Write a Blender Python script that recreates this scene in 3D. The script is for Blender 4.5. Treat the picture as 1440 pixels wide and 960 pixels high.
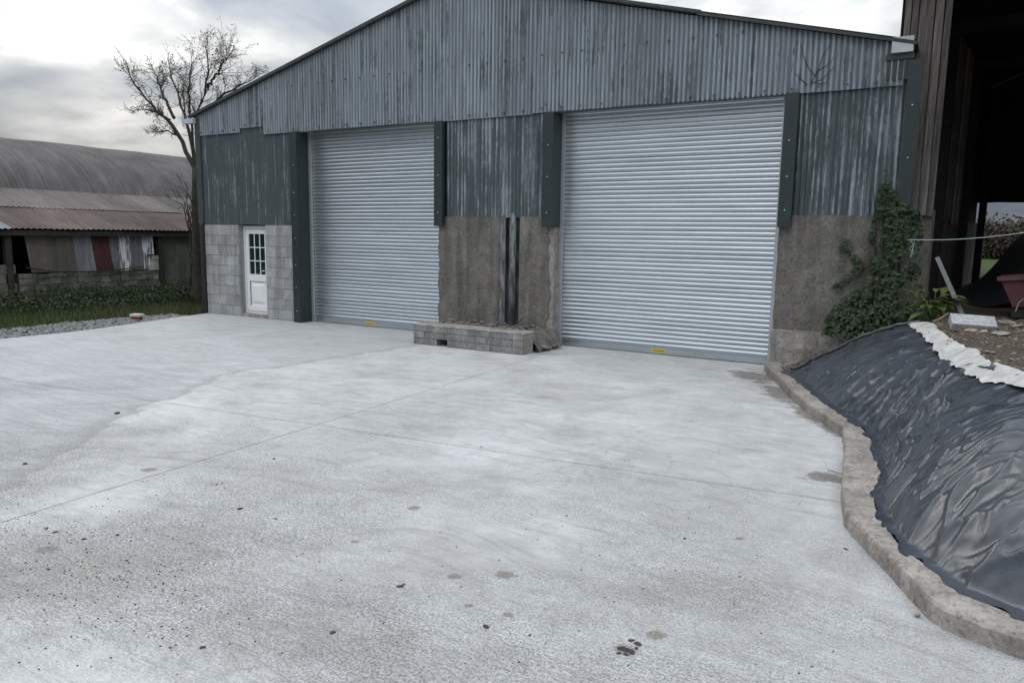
import bpy, math, random
import numpy as np
from mathutils import Vector, Matrix
R = math.radians
random.seed(7); rng = np.random.default_rng(7)
scene = bpy.context.scene
for o in list(bpy.data.objects): bpy.data.objects.remove(o)

# ------------------------------------------------------------------ camera
CAM = Vector((0, -11.658, 1.95)); YAW, PITCH, ROLL = R(30.106), R(8.139), R(.865)
Fw = Vector((-math.sin(YAW)*math.cos(PITCH), math.cos(YAW)*math.cos(PITCH), -math.sin(PITCH)))
R0 = Vector((math.cos(YAW), math.sin(YAW), 0)); U0 = R0.cross(Fw)
Rt = R0*math.cos(ROLL) + U0*math.sin(ROLL); Up = -R0*math.sin(ROLL) + U0*math.cos(ROLL)
cd = bpy.data.cameras.new('camera'); cam = bpy.data.objects.new('camera', cd)
scene.collection.objects.link(cam); scene.camera = cam
m = Matrix((Rt, Up, -Fw)).transposed().to_4x4(); m.translation = CAM; cam.matrix_world = m
cd.sensor_width = 36; cd.lens = 26.0; cd.clip_end = 2000; cd.clip_start = .05
scene.render.resolution_x, scene.render.resolution_y = 1024, 682

# ------------------------------------------------------------------ sky and sun
SUN_AZ = 61.0      # degrees left of +Y
SUN_EL = 17.0
sd = Vector((-math.sin(R(SUN_AZ))*math.cos(R(SUN_EL)), math.cos(R(SUN_AZ))*math.cos(R(SUN_EL)), math.sin(R(SUN_EL))))
world = bpy.data.worlds.new('World'); scene.world = world; world.use_nodes = True
sun_d = bpy.data.lights.new('sun', 'SUN'); sun_d.energy = .6; sun_d.angle = R(24); sun_d.color = (1, .96, .9)
sun = bpy.data.objects.new('sun', sun_d); scene.collection.objects.link(sun)
sun.rotation_euler = (-sd).to_track_quat('-Z', 'Y').to_euler()
scene.view_settings.view_transform = 'Standard'; scene.view_settings.look = 'None'
scene.view_settings.exposure = 0.35; scene.view_settings.gamma = 1.0

# ------------------------------------------------------------------ node helper
class NT:
    def __init__(s, tree): s.t = tree; s.n = tree.nodes; s.l = tree.links
    def new(s, ty, **k):
        n = s.n.new(ty)
        for a, b in k.items(): setattr(n, a, b)
        return n
    def put(s, sock, v):
        if isinstance(v, bpy.types.NodeSocket): s.l.new(v, sock)
        elif v is not None:
            if isinstance(v, (tuple, list)) and sock.type == 'RGBA' and len(v) == 3: v = (*v, 1)
            sock.default_value = v
    def pos(s): return s.new('ShaderNodeNewGeometry').outputs['Position']
    def objc(s): return s.new('ShaderNodeTexCoord').outputs['Object']
    def rnd(s): return s.new('ShaderNodeObjectInfo').outputs['Random']
    def map(s, v, sc=(1, 1, 1), rot=(0, 0, 0), loc=(0, 0, 0)):
        n = s.new('ShaderNodeMapping'); s.put(n.inputs[0], v)
        n.inputs['Scale'].default_value = sc; n.inputs['Rotation'].default_value = rot; n.inputs['Location'].default_value = loc
        return n.outputs[0]
    def noise(s, v, scale=1, det=4, rough=.55, dist=0):
        n = s.new('ShaderNodeTexNoise'); s.put(n.inputs['Vector'], v)
        n.inputs['Scale'].default_value = scale; n.inputs['Detail'].default_value = det
        n.inputs['Roughness'].default_value = rough; n.inputs['Distortion'].default_value = dist
        return n.outputs['Fac']
    def vor(s, v, scale=1, feat='F1', out='Distance'):
        n = s.new('ShaderNodeTexVoronoi', feature=feat); s.put(n.inputs['Vector'], v); n.inputs['Scale'].default_value = scale
        return n.outputs[out]
    def ramp(s, f, pts, ip='LINEAR'):
        n = s.new('ShaderNodeValToRGB'); s.put(n.inputs[0], f); r = n.color_ramp; r.interpolation = ip
        while len(r.elements) < len(pts): r.elements.new(.5)
        for e, (p, c) in zip(r.elements, pts):
            e.position = p; e.color = (c, c, c, 1) if isinstance(c, (int, float)) else (*c, 1)
        return n.outputs[0]
    def mix(s, f, a, b, bt='MIX'):
        n = s.new('ShaderNodeMix', data_type='RGBA', blend_type=bt); s.put(n.inputs[0], f); s.put(n.inputs[6], a); s.put(n.inputs[7], b)
        return n.outputs[2]
    def math(s, op, a, b=None, c=None, clamp=False):
        n = s.new('ShaderNodeMath', operation=op, use_clamp=clamp)
        for i, v in enumerate((a, b, c)):
            if v is not None: s.put(n.inputs[i], v)
        return n.outputs[0]
    def sep(s, v): n = s.new('ShaderNodeSeparateXYZ'); s.put(n.inputs[0], v); return n.outputs
    def dot(s, v, c):
        n = s.new('ShaderNodeVectorMath', operation='DOT_PRODUCT'); s.put(n.inputs[0], v); n.inputs[1].default_value = c
        return n.outputs['Value']
    def bump(s, h, st=.3, d=.01, nrm=None):
        n = s.new('ShaderNodeBump'); s.put(n.inputs['Height'], h); n.inputs['Strength'].default_value = st; n.inputs['Distance'].default_value = d
        if nrm: s.put(n.inputs['Normal'], nrm)
        return n.outputs[0]
MATS = {}
def mat(name, fn):
    m = bpy.data.materials.new(name); m.use_nodes = True; t = NT(m.node_tree); b = t.n['Principled BSDF']
    r = fn(t) or {}
    for k, v in r.items(): t.put(b.inputs[k], v)
    MATS[name] = m; return m

SKYSEED = 20.4
# sky: broken bright cloud over a Nishita sky, the sun glowing through it
W = NT(world.node_tree); W.n.clear()
sky = W.new('ShaderNodeTexSky', sky_type='NISHITA'); sky.sun_disc = False
sky.sun_elevation = R(SUN_EL); sky.sun_rotation = R(-SUN_AZ); sky.air_density = 1.0; sky.dust_density = 1.0
dirv = W.new('ShaderNodeTexCoord').outputs['Generated']
dx, dy, dz = W.sep(dirv)
zz = W.math('ADD', W.math('MAXIMUM', dz, 0.0), .22)
cv = W.new('ShaderNodeCombineXYZ'); W.put(cv.inputs[0], W.math('DIVIDE', dx, zz)); W.put(cv.inputs[1], W.math('DIVIDE', dy, zz)); cv.inputs[2].default_value = SKYSEED
n1 = W.noise(cv.outputs[0], .9, 6, .5, .5); n2 = W.noise(cv.outputs[0], 2.6, 5, .5, .4)
nn = W.math('ADD', W.math('MULTIPLY', n1, .62), W.math('MULTIPLY', n2, .38))
cl0 = W.ramp(nn, [(.40, (.165, .195, .25)), (.475, (.235, .265, .31)), (.54, (.36, .38, .40)), (.63, (.66, .66, .65))])
cloudcol = W.mix(1.0, cl0, W.math('MULTIPLY_ADD', W.math('MAXIMUM', dz, 0.0), 4.4, .39), 'MULTIPLY')   # overcast: brighter overhead
sdot = W.dot(dirv, tuple(sd))
g1 = W.math('POWER', W.math('MAXIMUM', sdot, 0.0), 300.0); g2 = W.math('POWER', W.math('MAXIMUM', sdot, 0.0), 9.0)
glow = W.math('ADD', W.math('MULTIPLY', g1, W.math('MULTIPLY_ADD', nn, 6.0, -1.9)), W.math('MULTIPLY', g2, .06))
gl = W.mix(1.0, (1, .965, .87, 1), glow, 'MULTIPLY')
tot = W.mix(1.0, cloudcol, gl, 'ADD')
skyc = W.mix(1.0, sky.outputs[0], (.1, .1, .1, 1), 'MULTIPLY')
fin = W.mix(W.ramp(n1, [(.30, .95), (.42, .99)]), skyc, tot)
bg = W.new('ShaderNodeBackground'); W.put(bg.inputs[0], fin); bg.inputs[1].default_value = 1.0
W.l.new(bg.outputs[0], W.new('ShaderNodeOutputWorld').inputs[0])

# ------------------------------------------------------------------ mesh helpers
col = scene.collection
class MB:
    def __init__(s): s.v = []; s.f = []
    def add(s, v, f):
        o = len(s.v); s.v += [tuple(map(float, p)) for p in v]; s.f += [tuple(i+o for i in q) for q in f]; return s
    def box(s, x0, x1, y0, y1, z0, z1):
        return s.add([(x, y, z) for z in (z0, z1) for x, y in ((x0, y0), (x1, y0), (x1, y1), (x0, y1))],
                     [(3, 2, 1, 0), (4, 5, 6, 7), (0, 1, 5, 4), (1, 2, 6, 5), (2, 3, 7, 6), (3, 0, 4, 7)])
    def beam(s, a, b, w, h, up=(0, 0, 1)):
        a, b = Vector(a), Vector(b); d = (b-a).normalized(); u = Vector(up); sx = d.cross(u)
        if sx.length < 1e-4: sx = d.cross(Vector((1, 0, 0)))
        sx = sx.normalized(); sy = sx.cross(d)
        q = [sx*i*w/2 + sy*j*h/2 for i, j in ((-1, -1), (1, -1), (1, 1), (-1, 1))]
        return s.add([a+p for p in q] + [b+p for p in q], [(3, 2, 1, 0), (4, 5, 6, 7), (0, 1, 5, 4), (1, 2, 6, 5), (2, 3, 7, 6), (3, 0, 4, 7)])
    def tube(s, pts, rad, n=6):
        pts = [Vector(p) for p in pts]; rings = []
        for i, p in enumerate(pts):
            d = (pts[min(i+1, len(pts)-1)] - pts[max(i-1, 0)]).normalized()
            a = d.cross(Vector((0.31, .17, .93)))
            if a.length < 1e-3: a = d.cross(Vector((1, 0, 0)))
            a.normalize(); b = d.cross(a); r = rad[i] if hasattr(rad, '__len__') else rad
            rings.append([p + (a*math.cos(t*2*math.pi/n) + b*math.sin(t*2*math.pi/n))*r for t in range(n)])
        f = [(i*n+j, i*n+(j+1) % n, (i+1)*n+(j+1) % n, (i+1)*n+j) for i in range(len(pts)-1) for j in range(n)]
        f += [tuple(range(n))[::-1], tuple((len(pts)-1)*n + k for k in range(n))]
        return s.add([q for r_ in rings for q in r_], f)
    def mesh(s, name, smooth=False):
        me = bpy.data.meshes.new(name); me.from_pydata(s.v, [], s.f); me.validate(); me.update()
        if smooth: me.polygons.foreach_set('use_smooth', [True]*len(me.polygons))
        return me
    def build(s, name, material, parent=None, smooth=False, **k):
        return obj(name, s.mesh(name, smooth), material, parent, **k)
def grid_mb(P):
    P = np.asarray(P, float); a, b = P.shape[:2]; mb = MB(); mb.v = [tuple(p) for p in P.reshape(-1, 3)]
    i = np.arange((a-1)*(b-1)); r, c = i//(b-1), i % (b-1); k = r*b + c
    mb.f = [tuple(q) for q in np.stack([k, k+1, k+b+1, k+b], 1).tolist()]; return mb
def obj(name, me, material, parent=None, loc=None, rot=None):
    o = bpy.data.objects.new(name, me); col.objects.link(o)
    if material:
        if not me.materials: me.materials.append(MATS[material])
    if parent: o.parent = parent
    if loc is not None: o.location = loc
    if rot is not None: o.rotation_euler = rot
    return o
def empty(name, loc=(0, 0, 0), rz=0):
    o = bpy.data.objects.new(name, None); col.objects.link(o); o.location = loc; o.rotation_euler = (0, 0, rz)
    o.empty_display_size = .2; return o
def tag(o, label=None, cat=None, group=None, kind=None):
    for k, v in (('label', label), ('category', cat), ('group', group), ('kind', kind)):
        if v: o[k] = v
    return o
# value noise in numpy
_T = np.random.default_rng(3).random((256, 256))
def vn(x, y):
    x = np.asarray(x, float); y = np.asarray(y, float); xi = np.floor(x).astype(int); yi = np.floor(y).astype(int)
    fx = x-xi; fy = y-yi; fx = fx*fx*(3-2*fx); fy = fy*fy*(3-2*fy)
    g = lambda a, b: _T[a & 255, b & 255]
    return (g(xi, yi)*(1-fx)+g(xi+1, yi)*fx)*(1-fy) + (g(xi, yi+1)*(1-fx)+g(xi+1, yi+1)*fx)*fy
def fbm(x, y, o=4):
    t = 0; a = .5
    for i in range(o): t = t + a*vn(x*2**i+17.3*i, y*2**i+5.1*i); a *= .5
    return t/(1-.5**o)
def resample(pl, n):
    pl = np.asarray(pl, float); d = np.r_[0, np.cumsum(np.linalg.norm(np.diff(pl, axis=0), axis=1))]
    t = np.linspace(0, d[-1], n); return np.stack([np.interp(t, d, pl[:, k]) for k in range(pl.shape[1])], 1)

# ------------------------------------------------------------------ materials
def yard_at(px, py): d = Fw + Rt*((px-720)/1040) + Up*((480-py)/1040); t = -CAM.z/d.z; q = CAM + d*t; return q.x, q.y
STAINS = [(*yard_at(a, b), r*1.6, r*1.25, .5) for a, b, r in ((67, 772, .07), (210, 660, .065), (640, 810, .045), (710, 808, .055), (582, 714, .05), (924, 893, .05), (658, 851, .025), (715, 864, .03), (500, 761, .03), (880, 913, .055), (1040, 757, .03))]
WET = [(-2.2, -.85, .75, .5, -.9), (-1.68, -1.9, .95, .30, -1.13), (-1.2, -2.85, .75, .24, -1.15), (-.88, -3.5, .45, .16, -1.1), (-.66, -5.2, .30, .26, .6)]
DIRT = [(*yard_at(150, 800), 1.5, .9, .5), (*yard_at(420, 900), 1.0, .5, .3), (*yard_at(1000, 830), .8, .35, .6), (*yard_at(1150, 560), .9, .5, -1.0)]
def m_yard(t):
    p = t.pos(); x, y, z = t.sep(p)
    big = t.noise(p, .35, 4, .6); med = t.noise(p, 2.2, 5, .6, .4)
    # boundary of the smoother, greyer pour: X as a curve of Y
    fc = t.new('ShaderNodeFloatCurve'); yy = t.math('MULTIPLY_ADD', y, 1/12.0, 1.0); t.put(fc.inputs['Value'], yy)
    c = fc.mapping.curves[0]; pts = [(-12, -4.3), (-9, -5.9), (-8.4, -6.5), (-7.5, -7.1), (-7.2, -7.35), (-6.3, -7.75), (-4.7, -8.4), (-3.7, -8.2), (-2.9, -8.2), (-1.3, -8.0), (0, -8.5)]
    q = [((a+12)/12, (b+12)/12) for a, b in pts]
    while len(c.points) < len(q): c.points.new(.5, .5)
    for e, (a, b) in zip(c.points, q): e.location = (a, b)
    fc.mapping.update()
    xb = t.math('MULTIPLY_ADD', fc.outputs[0], 12.0, -12.0)
    wob = t.math('MULTIPLY_ADD', t.noise(p, 1.6, 5, .6), .9, -.45)
    dd = t.math('SUBTRACT', t.math('ADD', xb, wob), x)          # >0 : beyond the line
    far = t.ramp(t.math('MULTIPLY_ADD', dd, .5, .5), [(.485, 0), (.50, 1)])
    edge = t.ramp(t.math('MULTIPLY_ADD', dd, .5, .5), [(.47, 0), (.505, 1), (.51, .8), (.60, 0)])
    # sweeping trowel / brush marks
    s1 = t.noise(t.map(p, (1.2, 9, 1), (0, 0, R(-14))), 1.0, 6, .65, 1.2)
    s2 = t.noise(t.map(p, (3, 30, 1), (0, 0, R(-30))), 1.0, 5, .7, 1.6)
    sw = t.math('ADD', t.math('MULTIPLY', s1, .55), t.math('MULTIPLY', s2, .45))
    grit = t.noise(p, 75, 4, .75); fine = t.noise(p, 150, 3, .7)
    # rough open texture: mostly the bay under the camera
    rm = t.math('MULTIPLY', t.ramp(t.noise(p, .55, 3, .55, .6), [(.34, .25), (.56, 1)]), t.ramp(t.math('MULTIPLY_ADD', y, -.2, -.9), [(.0, .25), (.85, 1)]))
    mott = t.noise(p, .95, 7, .68, .5); mot2 = t.noise(p, 5.5, 6, .7, .4)
    base = t.ramp(big, [(.3, (.44, .44, .44)), (.7, (.54, .54, .54))])
    base = t.mix(.75, base, t.mix(1.0, base, t.ramp(mott, [(.32, (.70, .69, .675)), (.5, (.98, .98, .98)), (.68, (1.20, 1.20, 1.205))]), 'MULTIPLY'))
    base = t.mix(.7, base, t.mix(1.0, base, t.ramp(mot2, [(.32, (.78, .775, .765)), (.68, (1.17, 1.17, 1.17))]), 'MULTIPLY'))
    ln1 = t.noise(t.map(p, (.5, 1.6, 1), (0, 0, R(-22)), (3, 1, 0)), 1.0, 3, .5, .5); ln2 = t.noise(t.map(p, (.9, .5, 1), (0, 0, R(25))), 1.0, 2, .5, .4)
    lines = t.math('MAXIMUM', t.ramp(ln1, [(.500, 0), (.506, 1), (.507, 1), (.512, 0)]), t.ramp(ln2, [(.54, 0), (.5435, 1), (.544, 1), (.5475, 0)]))
    base = t.mix(t.ramp(med, [(.35, .0), (.75, .55)]), base, (.56, .56, .56))
    base = t.mix(t.math('MULTIPLY', far, .92), base, t.ramp(sw, [(.35, (.33, .337, .345)), (.62, (.46, .467, .473))]))
    base = t.mix(t.math('MULTIPLY', edge, .5), base, (.22, .225, .23))
    base = t.mix(t.ramp(sw, [(.34, .7), (.49, .0)]), base, (.31, .308, .305))
    base = t.mix(t.ramp(t.noise(p, .8, 4, .6, .8), [(.56, 0), (.74, .55)]), base, (.31, .295, .27))
    base = t.mix(t.math('MULTIPLY', lines, t.ramp(med, [(.40, 0), (.58, .55)])), base, (.24, .265, .26))
    ctr = t.new('ShaderNodeVectorMath', operation='SUBTRACT'); t.put(ctr.inputs[0], p); ctr.inputs[1].default_value = (-2.6, -13.4, 0)
    wv = t.new('ShaderNodeVectorMath', operation='ADD'); t.put(wv.inputs[0], ctr.outputs[0]); wn = t.new('ShaderNodeTexNoise'); t.put(wn.inputs['Vector'], p); wn.inputs['Scale'].default_value = .7; t.put(wv.inputs[1], wn.outputs['Color'])
    ln = t.new('ShaderNodeVectorMath', operation='LENGTH'); t.put(ln.inputs[0], wv.outputs[0]); ax, ay, _ = t.sep(wv.outputs[0])
    pc = t.new('ShaderNodeCombineXYZ'); t.put(pc.inputs[0], t.math('MULTIPLY', ln.outputs['Value'], 9.0)); t.put(pc.inputs[1], t.math('MULTIPLY', t.math('ARCTAN2', ay, ax), 3.0))
    arc_n = t.noise(pc.outputs[0], 1.0, 6, .72, .3)
    base = t.mix(t.math('MULTIPLY', t.ramp(arc_n, [(.33, .85), (.47, 0)]), t.ramp(mott, [(.4, .75), (.62, .12)])), base, (.26, .255, .25))
    base = t.mix(t.math('MULTIPLY', t.ramp(arc_n, [(.55, 0), (.70, .6)]), t.ramp(mott, [(.4, .2), (.6, .8)])), base, (.63, .63, .63))
    pits = t.ramp(t.math('ADD', t.math('MULTIPLY', grit, .6), t.math('MULTIPLY', t.noise(t.map(p, (30, 95, 1), (0, 0, R(-20))), 1, 4, .7, .8), .4)), [(.45, 1), (.55, 0)])
    base = t.mix(t.math('MULTIPLY', t.math('MULTIPLY', pits, rm), .9), base, (.145, .14, .135))
    base = t.mix(t.math('MULTIPLY', t.ramp(fine, [(.38, .5), (.52, 0)]), t.math('MULTIPLY_ADD', rm, .8, .15)), base, (.22, .22, .22))
    sn = t.math('MULTIPLY_ADD', t.noise(p, 22, 5, .7), 1.1, -.55); sn2 = t.math('MULTIPLY_ADD', t.noise(t.map(p, (1, 1.8, 1), (0, 0, R(20))), 5.0, 7, .72, .6), 2.6, -1.3)
    def stain(lst, nz, lo, hi):
        acc = None
        for sx, sy, ra, rb, ro in lst:
            v = t.new('ShaderNodeMapping', vector_type='TEXTURE'); t.put(v.inputs[0], p); v.inputs['Location'].default_value = (sx, sy, 0); v.inputs['Rotation'].default_value = (0, 0, ro); v.inputs['Scale'].default_value = (ra, rb, 1)
            l = t.new('ShaderNodeVectorMath', operation='LENGTH'); t.put(l.inputs[0], v.outputs[0]); k = t.math('SUBTRACT', 1.0, l.outputs['Value'])
            acc = k if acc is None else t.math('MAXIMUM', acc, k)
        return t.ramp(t.math('ADD', acc, nz), [(lo, 0), (hi, 1)])
    base = t.mix(t.math('MULTIPLY', stain(STAINS, sn, .22, .52), .75), base, t.ramp(grit, [(.35, (.085, .072, .055)), (.65, (.25, .225, .19))]))
    base = t.mix(t.math('MULTIPLY', stain(WET, sn2, .27, .50), .80), base, t.ramp(mot2, [(.35, (.10, .088, .076)), (.65, (.18, .16, .14))]))
    base = t.mix(t.math('MULTIPLY', stain(DIRT, sn2, .10, .9), t.math('MULTIPLY_ADD', pits, .45, .22)), base, (.19, .17, .145))
    hgt = t.math('ADD', t.math('MULTIPLY', grit, rm), t.math('MULTIPLY_ADD', fine, .25, t.math('MULTIPLY', s2, .5)))
    return {'Base Color': base, 'Roughness': .85, 'Normal': t.bump(hgt, .55, .012), 'Specular IOR Level': .3}
mat('yard_concrete', m_yard)
def m_conc(c1, c2, sc=3, moss=None, bst=.5):
    def f(t):
        p = t.pos(); a = t.noise(p, sc, 6, .65, .3); b = t.noise(p, 30, 5, .8); s = t.noise(t.map(p, (5, 5, .5)), 1, 4, .6, .3)
        c = t.ramp(a, [(.32, c1), (.68, c2)]); c = t.mix(t.ramp(s, [(.38, .55), (.55, 0)]), c, tuple(k*.55 for k in c1))
        c = t.mix(t.ramp(b, [(.37, .75), (.48, 0)]), c, tuple(k*.45 for k in c1)); c = t.mix(t.ramp(b, [(.57, 0), (.70, .6)]), c, tuple(min(1, k*1.7) for k in c2))
        if moss: c = t.mix(t.ramp(t.noise(p, 2.3, 5, .65), [(.5, 0), (.66, .8)]), c, moss)
        c = t.mix(.35, c, t.mix(1.0, c, t.ramp(t.rnd(), [(0, .55), (1, 1.35)]), 'MULTIPLY'))
        return {'Base Color': c, 'Roughness': .92, 'Normal': t.bump(t.math('MULTIPLY_ADD', b, .6, a), bst, .02), 'Specular IOR Level': .2}
    return f
mat('old_concrete', m_conc((.13, .12, .11), (.225, .21, .19), 2.2))
mat('pale_concrete', m_conc((.24, .225, .205), (.36, .335, .31), 5))
mat('rubble', m_conc((.14, .13, .12), (.27, .25, .23), 6, None, 1.0))
mat('block', m_conc((.31, .315, .315), (.43, .435, .435), 4))
mat('mortar', m_conc((.25, .25, .245), (.33, .33, .32), 8))
mat('plinth_block', m_conc((.20, .20, .195), (.33, .325, .315), 7))
mat('kerb', m_conc((.235, .21, .188), (.36, .33, .30), 2.6))
mat('stone_wall', m_conc((.10, .10, .085), (.20, .195, .165), 3, (.045, .06, .025), 1.0))
mat('pale_stone', m_conc((.33, .33, .29), (.48, .47, .42), 5, (.25, .26, .12)))
mat('mossy_render', m_conc((.075, .085, .07), (.13, .14, .115), 3, (.05, .07, .035)))
mat('new_block', m_conc((.36, .365, .37), (.45, .455, .46), 5))
XLP = 2*math.pi*(-15.36)/.076 - math.pi/2 + math.pi      # phase of the corrugation valleys, tinted for leftover paint and painted-in shading
def m_galv(green=.35, tone=1.0, dirt=.4):
    def f(t):
        p = t.pos(); st = t.noise(t.map(p, (16, 16, .55)), 1, 5, .62, .15); st2 = t.noise(t.map(p, (42, 42, 1.3)), 1, 4, .6, .1)
        pat = t.noise(p, 1.1, 4, .6, .3); fl = t.noise(t.map(p, (26, 26, 9)), 1, 6, .75)
        c = t.ramp(st2, [(.3, (.155*tone, .182*tone, .206*tone)), (.7, (.232*tone, .260*tone, .285*tone))])
        c = t.mix(1.0, c, t.ramp(t.rnd(), [(0, .86), (1, 1.12)]), 'MULTIPLY')
        k = t.math('ADD', t.math('MULTIPLY', st, .5), t.math('ADD', t.math('MULTIPLY', pat, .25), t.math('MULTIPLY', fl, .25)))
        g0 = .60-green*.28
        mask = t.ramp(k, [(g0-.035, 0), (g0+.03, 1)])
        c = t.mix(t.math('MULTIPLY', mask, .85), c, t.ramp(fl, [(.35, (.022, .036, .037)), (.7, (.055, .082, .080))]))
        d = t.ramp(t.math('ADD', t.math('MULTIPLY', t.noise(t.map(p, (30, 30, .8)), 1, 4, .6), .6), t.math('MULTIPLY', pat, .4)), [(.40, dirt), (.52, 0)])
        c = t.mix(d, c, (.055, .06, .062))
        xx = t.sep(p)[0]; val = t.math('MULTIPLY_ADD', t.math('SINE', t.math('MULTIPLY_ADD', xx, 2*math.pi/.076, -XLP)), .5, .5)
        c = t.mix(t.math('MULTIPLY', t.math('POWER', val, 2.0), t.ramp(pat, [(.35, .55), (.65, .90)])), c, (.07, .085, .09))
        w = t.ramp(t.noise(t.map(p, (60, 60, 10)), 1, 3, .7), [(.72, 0), (.78, .6)])
        c = t.mix(w, c, (.42, .44, .46))
        return {'Base Color': c, 'Roughness': .62, 'Metallic': .12, 'Specular IOR Level': .35, 'Normal': t.bump(fl, .12, .004)}
    return f
mat('zinc_upper', m_galv(.17, 1.5, .42)); mat('zinc_peeled', m_galv(.41, 1.5, .3)); mat('green_sheet', m_galv(.56, 1.25, .2))
def m_flash(t):
    p = t.pos(); a = t.noise(p, 9, 4, .6)
    return {'Base Color': t.ramp(a, [(.3, (.014, .024, .025)), (.7, (.024, .036, .036))]), 'Roughness': .42}
mat('green_flashing', m_flash)
def m_slat(t):
    p = t.pos(); a = t.noise(t.map(p, (1.2, 6, 14)), 1, 4, .6); sp = t.noise(p, 30, 3, .6)
    c = t.ramp(a, [(.3, (.45, .49, .52)), (.7, (.54, .58, .61))]); c = t.mix(.3, c, t.mix(1.0, c, t.ramp(t.rnd(), [(0, .8), (1, 1.15)]), 'MULTIPLY'))
    return {'Base Color': c, 'Metallic': .85, 'Roughness': t.ramp(sp, [(.3, .28), (.7, .33)])}
mat('galvanised_slat', m_slat)
def plain(c1, c2, sc=8, rough=.6, met=0.0, bst=.15, spec=.4, rnd=None):
    def f(t):
        p = t.pos(); a = t.noise(p, sc, 5, .6, .3); c = t.ramp(a, [(.3, c1), (.7, c2)])
        if rnd: c = t.mix(1.0, c, t.ramp(t.rnd(), [(0, 1-rnd), (1, 1+rnd)]), 'MULTIPLY')
        return {'Base Color': c, 'Roughness': rough, 'Metallic': met, 'Normal': t.bump(a, bst, .01), 'Specular IOR Level': spec}
    return f
mat('guide_rail', plain((.42, .45, .47), (.5, .53, .55), 5, .4, .6))
mat('yellow_label', plain((.55, .40, .03), (.62, .47, .05), 30, .5)); mat('label_print', plain((.22, .15, .02), (.28, .19, .03), 30, .6))
mat('white_pvc', plain((.74, .75, .76), (.80, .81, .82), 3, .35))
mat('black_seal', plain((.02, .02, .022), (.03, .03, .03), 9, .6))
def m_glass(t):
    return {'Base Color': (.012, .03, .03, 1), 'Roughness': .06, 'Specular IOR Level': .6}
mat('door_glass', m_glass)
mat('dark_verge', plain((.035, .042, .045), (.06, .068, .07), 6, .7)); mat('gutter_pale', plain((.42, .46, .48), (.52, .55, .57), 6, .5))
mat('roof_sheet', plain((.10, .105, .11), (.16, .165, .17), 3, .8))
mat('fixing_bolt', plain((.03, .028, .026), (.12, .11, .10), 3, .8)); mat('screw', plain((.6, .62, .62), (.7, .7, .7), 9, .4, .3))
def m_flake(t):
    p = t.pos(); a = t.noise(t.map(p, (14, 14, 3)), 1, 6, .7)
    return {'Base Color': t.ramp(a, [(.40, (.05, .052, .05)), (.5, (.11, .12, .125)), (.60, (.20, .225, .24))]), 'Roughness': .7, 'Normal': t.bump(a, .4, .006)}
mat('flaking_steel', m_flake)
def m_plastic(t):
    p = t.pos(); a = t.noise(p, 7, 4, .6, .6); d = t.noise(p, 3, 5, .65)
    c = t.ramp(d, [(.35, (.026, .032, .042)), (.7, (.046, .054, .067))])
    return {'Base Color': c, 'Roughness': t.ramp(d, [(.35, .23), (.7, .38)]), 'Specular IOR Level': .8, 'Normal': t.bump(a, .10, .02)}
mat('black_plastic', m_plastic); mat('white_plastic', plain((.36, .345, .32), (.58, .575, .56), 9, .6, 0, .3))
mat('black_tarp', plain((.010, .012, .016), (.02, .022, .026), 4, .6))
def m_ground(t):
    p = t.pos(); x, y, z = t.sep(p); a = t.noise(p, 1.3, 6, .65); b = t.noise(p, 28, 5, .75); d = t.noise(p, 5, 5, .7)
    soil = t.ramp(b, [(.3, (.045, .036, .028)), (.55, (.12, .10, .08)), (.75, (.22, .19, .155))])
    grass = t.ramp(b, [(.3, (.022, .032, .012)), (.7, (.07, .095, .035))])
    gm = t.math('MAXIMUM', t.ramp(t.math('MULTIPLY_ADD', x, -.1, -1.2), [(.30, 0), (.40, 1)]), t.ramp(t.math('MULTIPLY', y, .03), [(.33, 0), (.42, 1)]))
    gm = t.math('MAXIMUM', gm, t.ramp(a, [(.62, 0), (.74, .35)]))
    return {'Base Color': t.mix(gm, soil, grass), 'Roughness': 1.0, 'Specular IOR Level': .1, 'Normal': t.bump(t.math('MULTIPLY_ADD', d, .6, b), .9, .03)}
mat('ground', m_ground)
mat('gravel', plain((.13, .13, .13), (.27, .27, .275), 9, .9, 0, .2, .2)); mat('stone', plain((.16, .14, .12), (.30, .27, .24), 20, .9, 0, .4, .2))
mat('tan_stone', plain((.26, .21, .13), (.42, .36, .26), 12, .9, 0, .5, .2))
mat('mud', plain((.035, .030, .026), (.075, .066, .056), 24, .9, 0, .6, .2)); mat('mud_stain', plain((.13, .115, .095), (.29, .265, .23), 30, .9, 0, .3, .2))
mat('wet_mud', plain((.11, .098, .088), (.22, .20, .178), 6, .62, 0, .3, .3))
def m_leaf(c1, c2, rough=.55):
    def f(t):
        p = t.pos(); a = t.noise(p, 9, 3, .7); b = t.noise(p, 70, 2, .6)
        c = t.ramp(t.math('ADD', t.math('MULTIPLY', a, .5), t.math('MULTIPLY', b, .5)), [(.35, c1), (.65, c2)])
        return {'Base Color': c, 'Roughness': rough, 'Specular IOR Level': .3}
    return f
mat('ivy_leaf', m_leaf((.014, .026, .012), (.045, .07, .03))); mat('dock_leaf', m_leaf((.05, .085, .02), (.10, .14, .04)))
mat('weed_leaf', m_leaf((.018, .03, .014), (.055, .075, .03))); mat('grass_blade', m_leaf((.035, .052, .018), (.085, .10, .04)))
mat('hedge_leaf', m_leaf((.03, .03, .02), (.085, .06, .045), .8)); mat('dry_leaf', m_leaf((.06, .05, .03), (.13, .10, .06), .8))
mat('bark', plain((.030, .027, .024), (.065, .06, .052), 14, .95, 0, .6, .1)); mat('mossy_bark', plain((.035, .037, .03), (.07, .068, .055), 8, .95, 0, .8, .1))
mat('dry_stick', plain((.16, .12, .085), (.27, .22, .165), 14, .9, 0, .4, .1))
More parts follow.
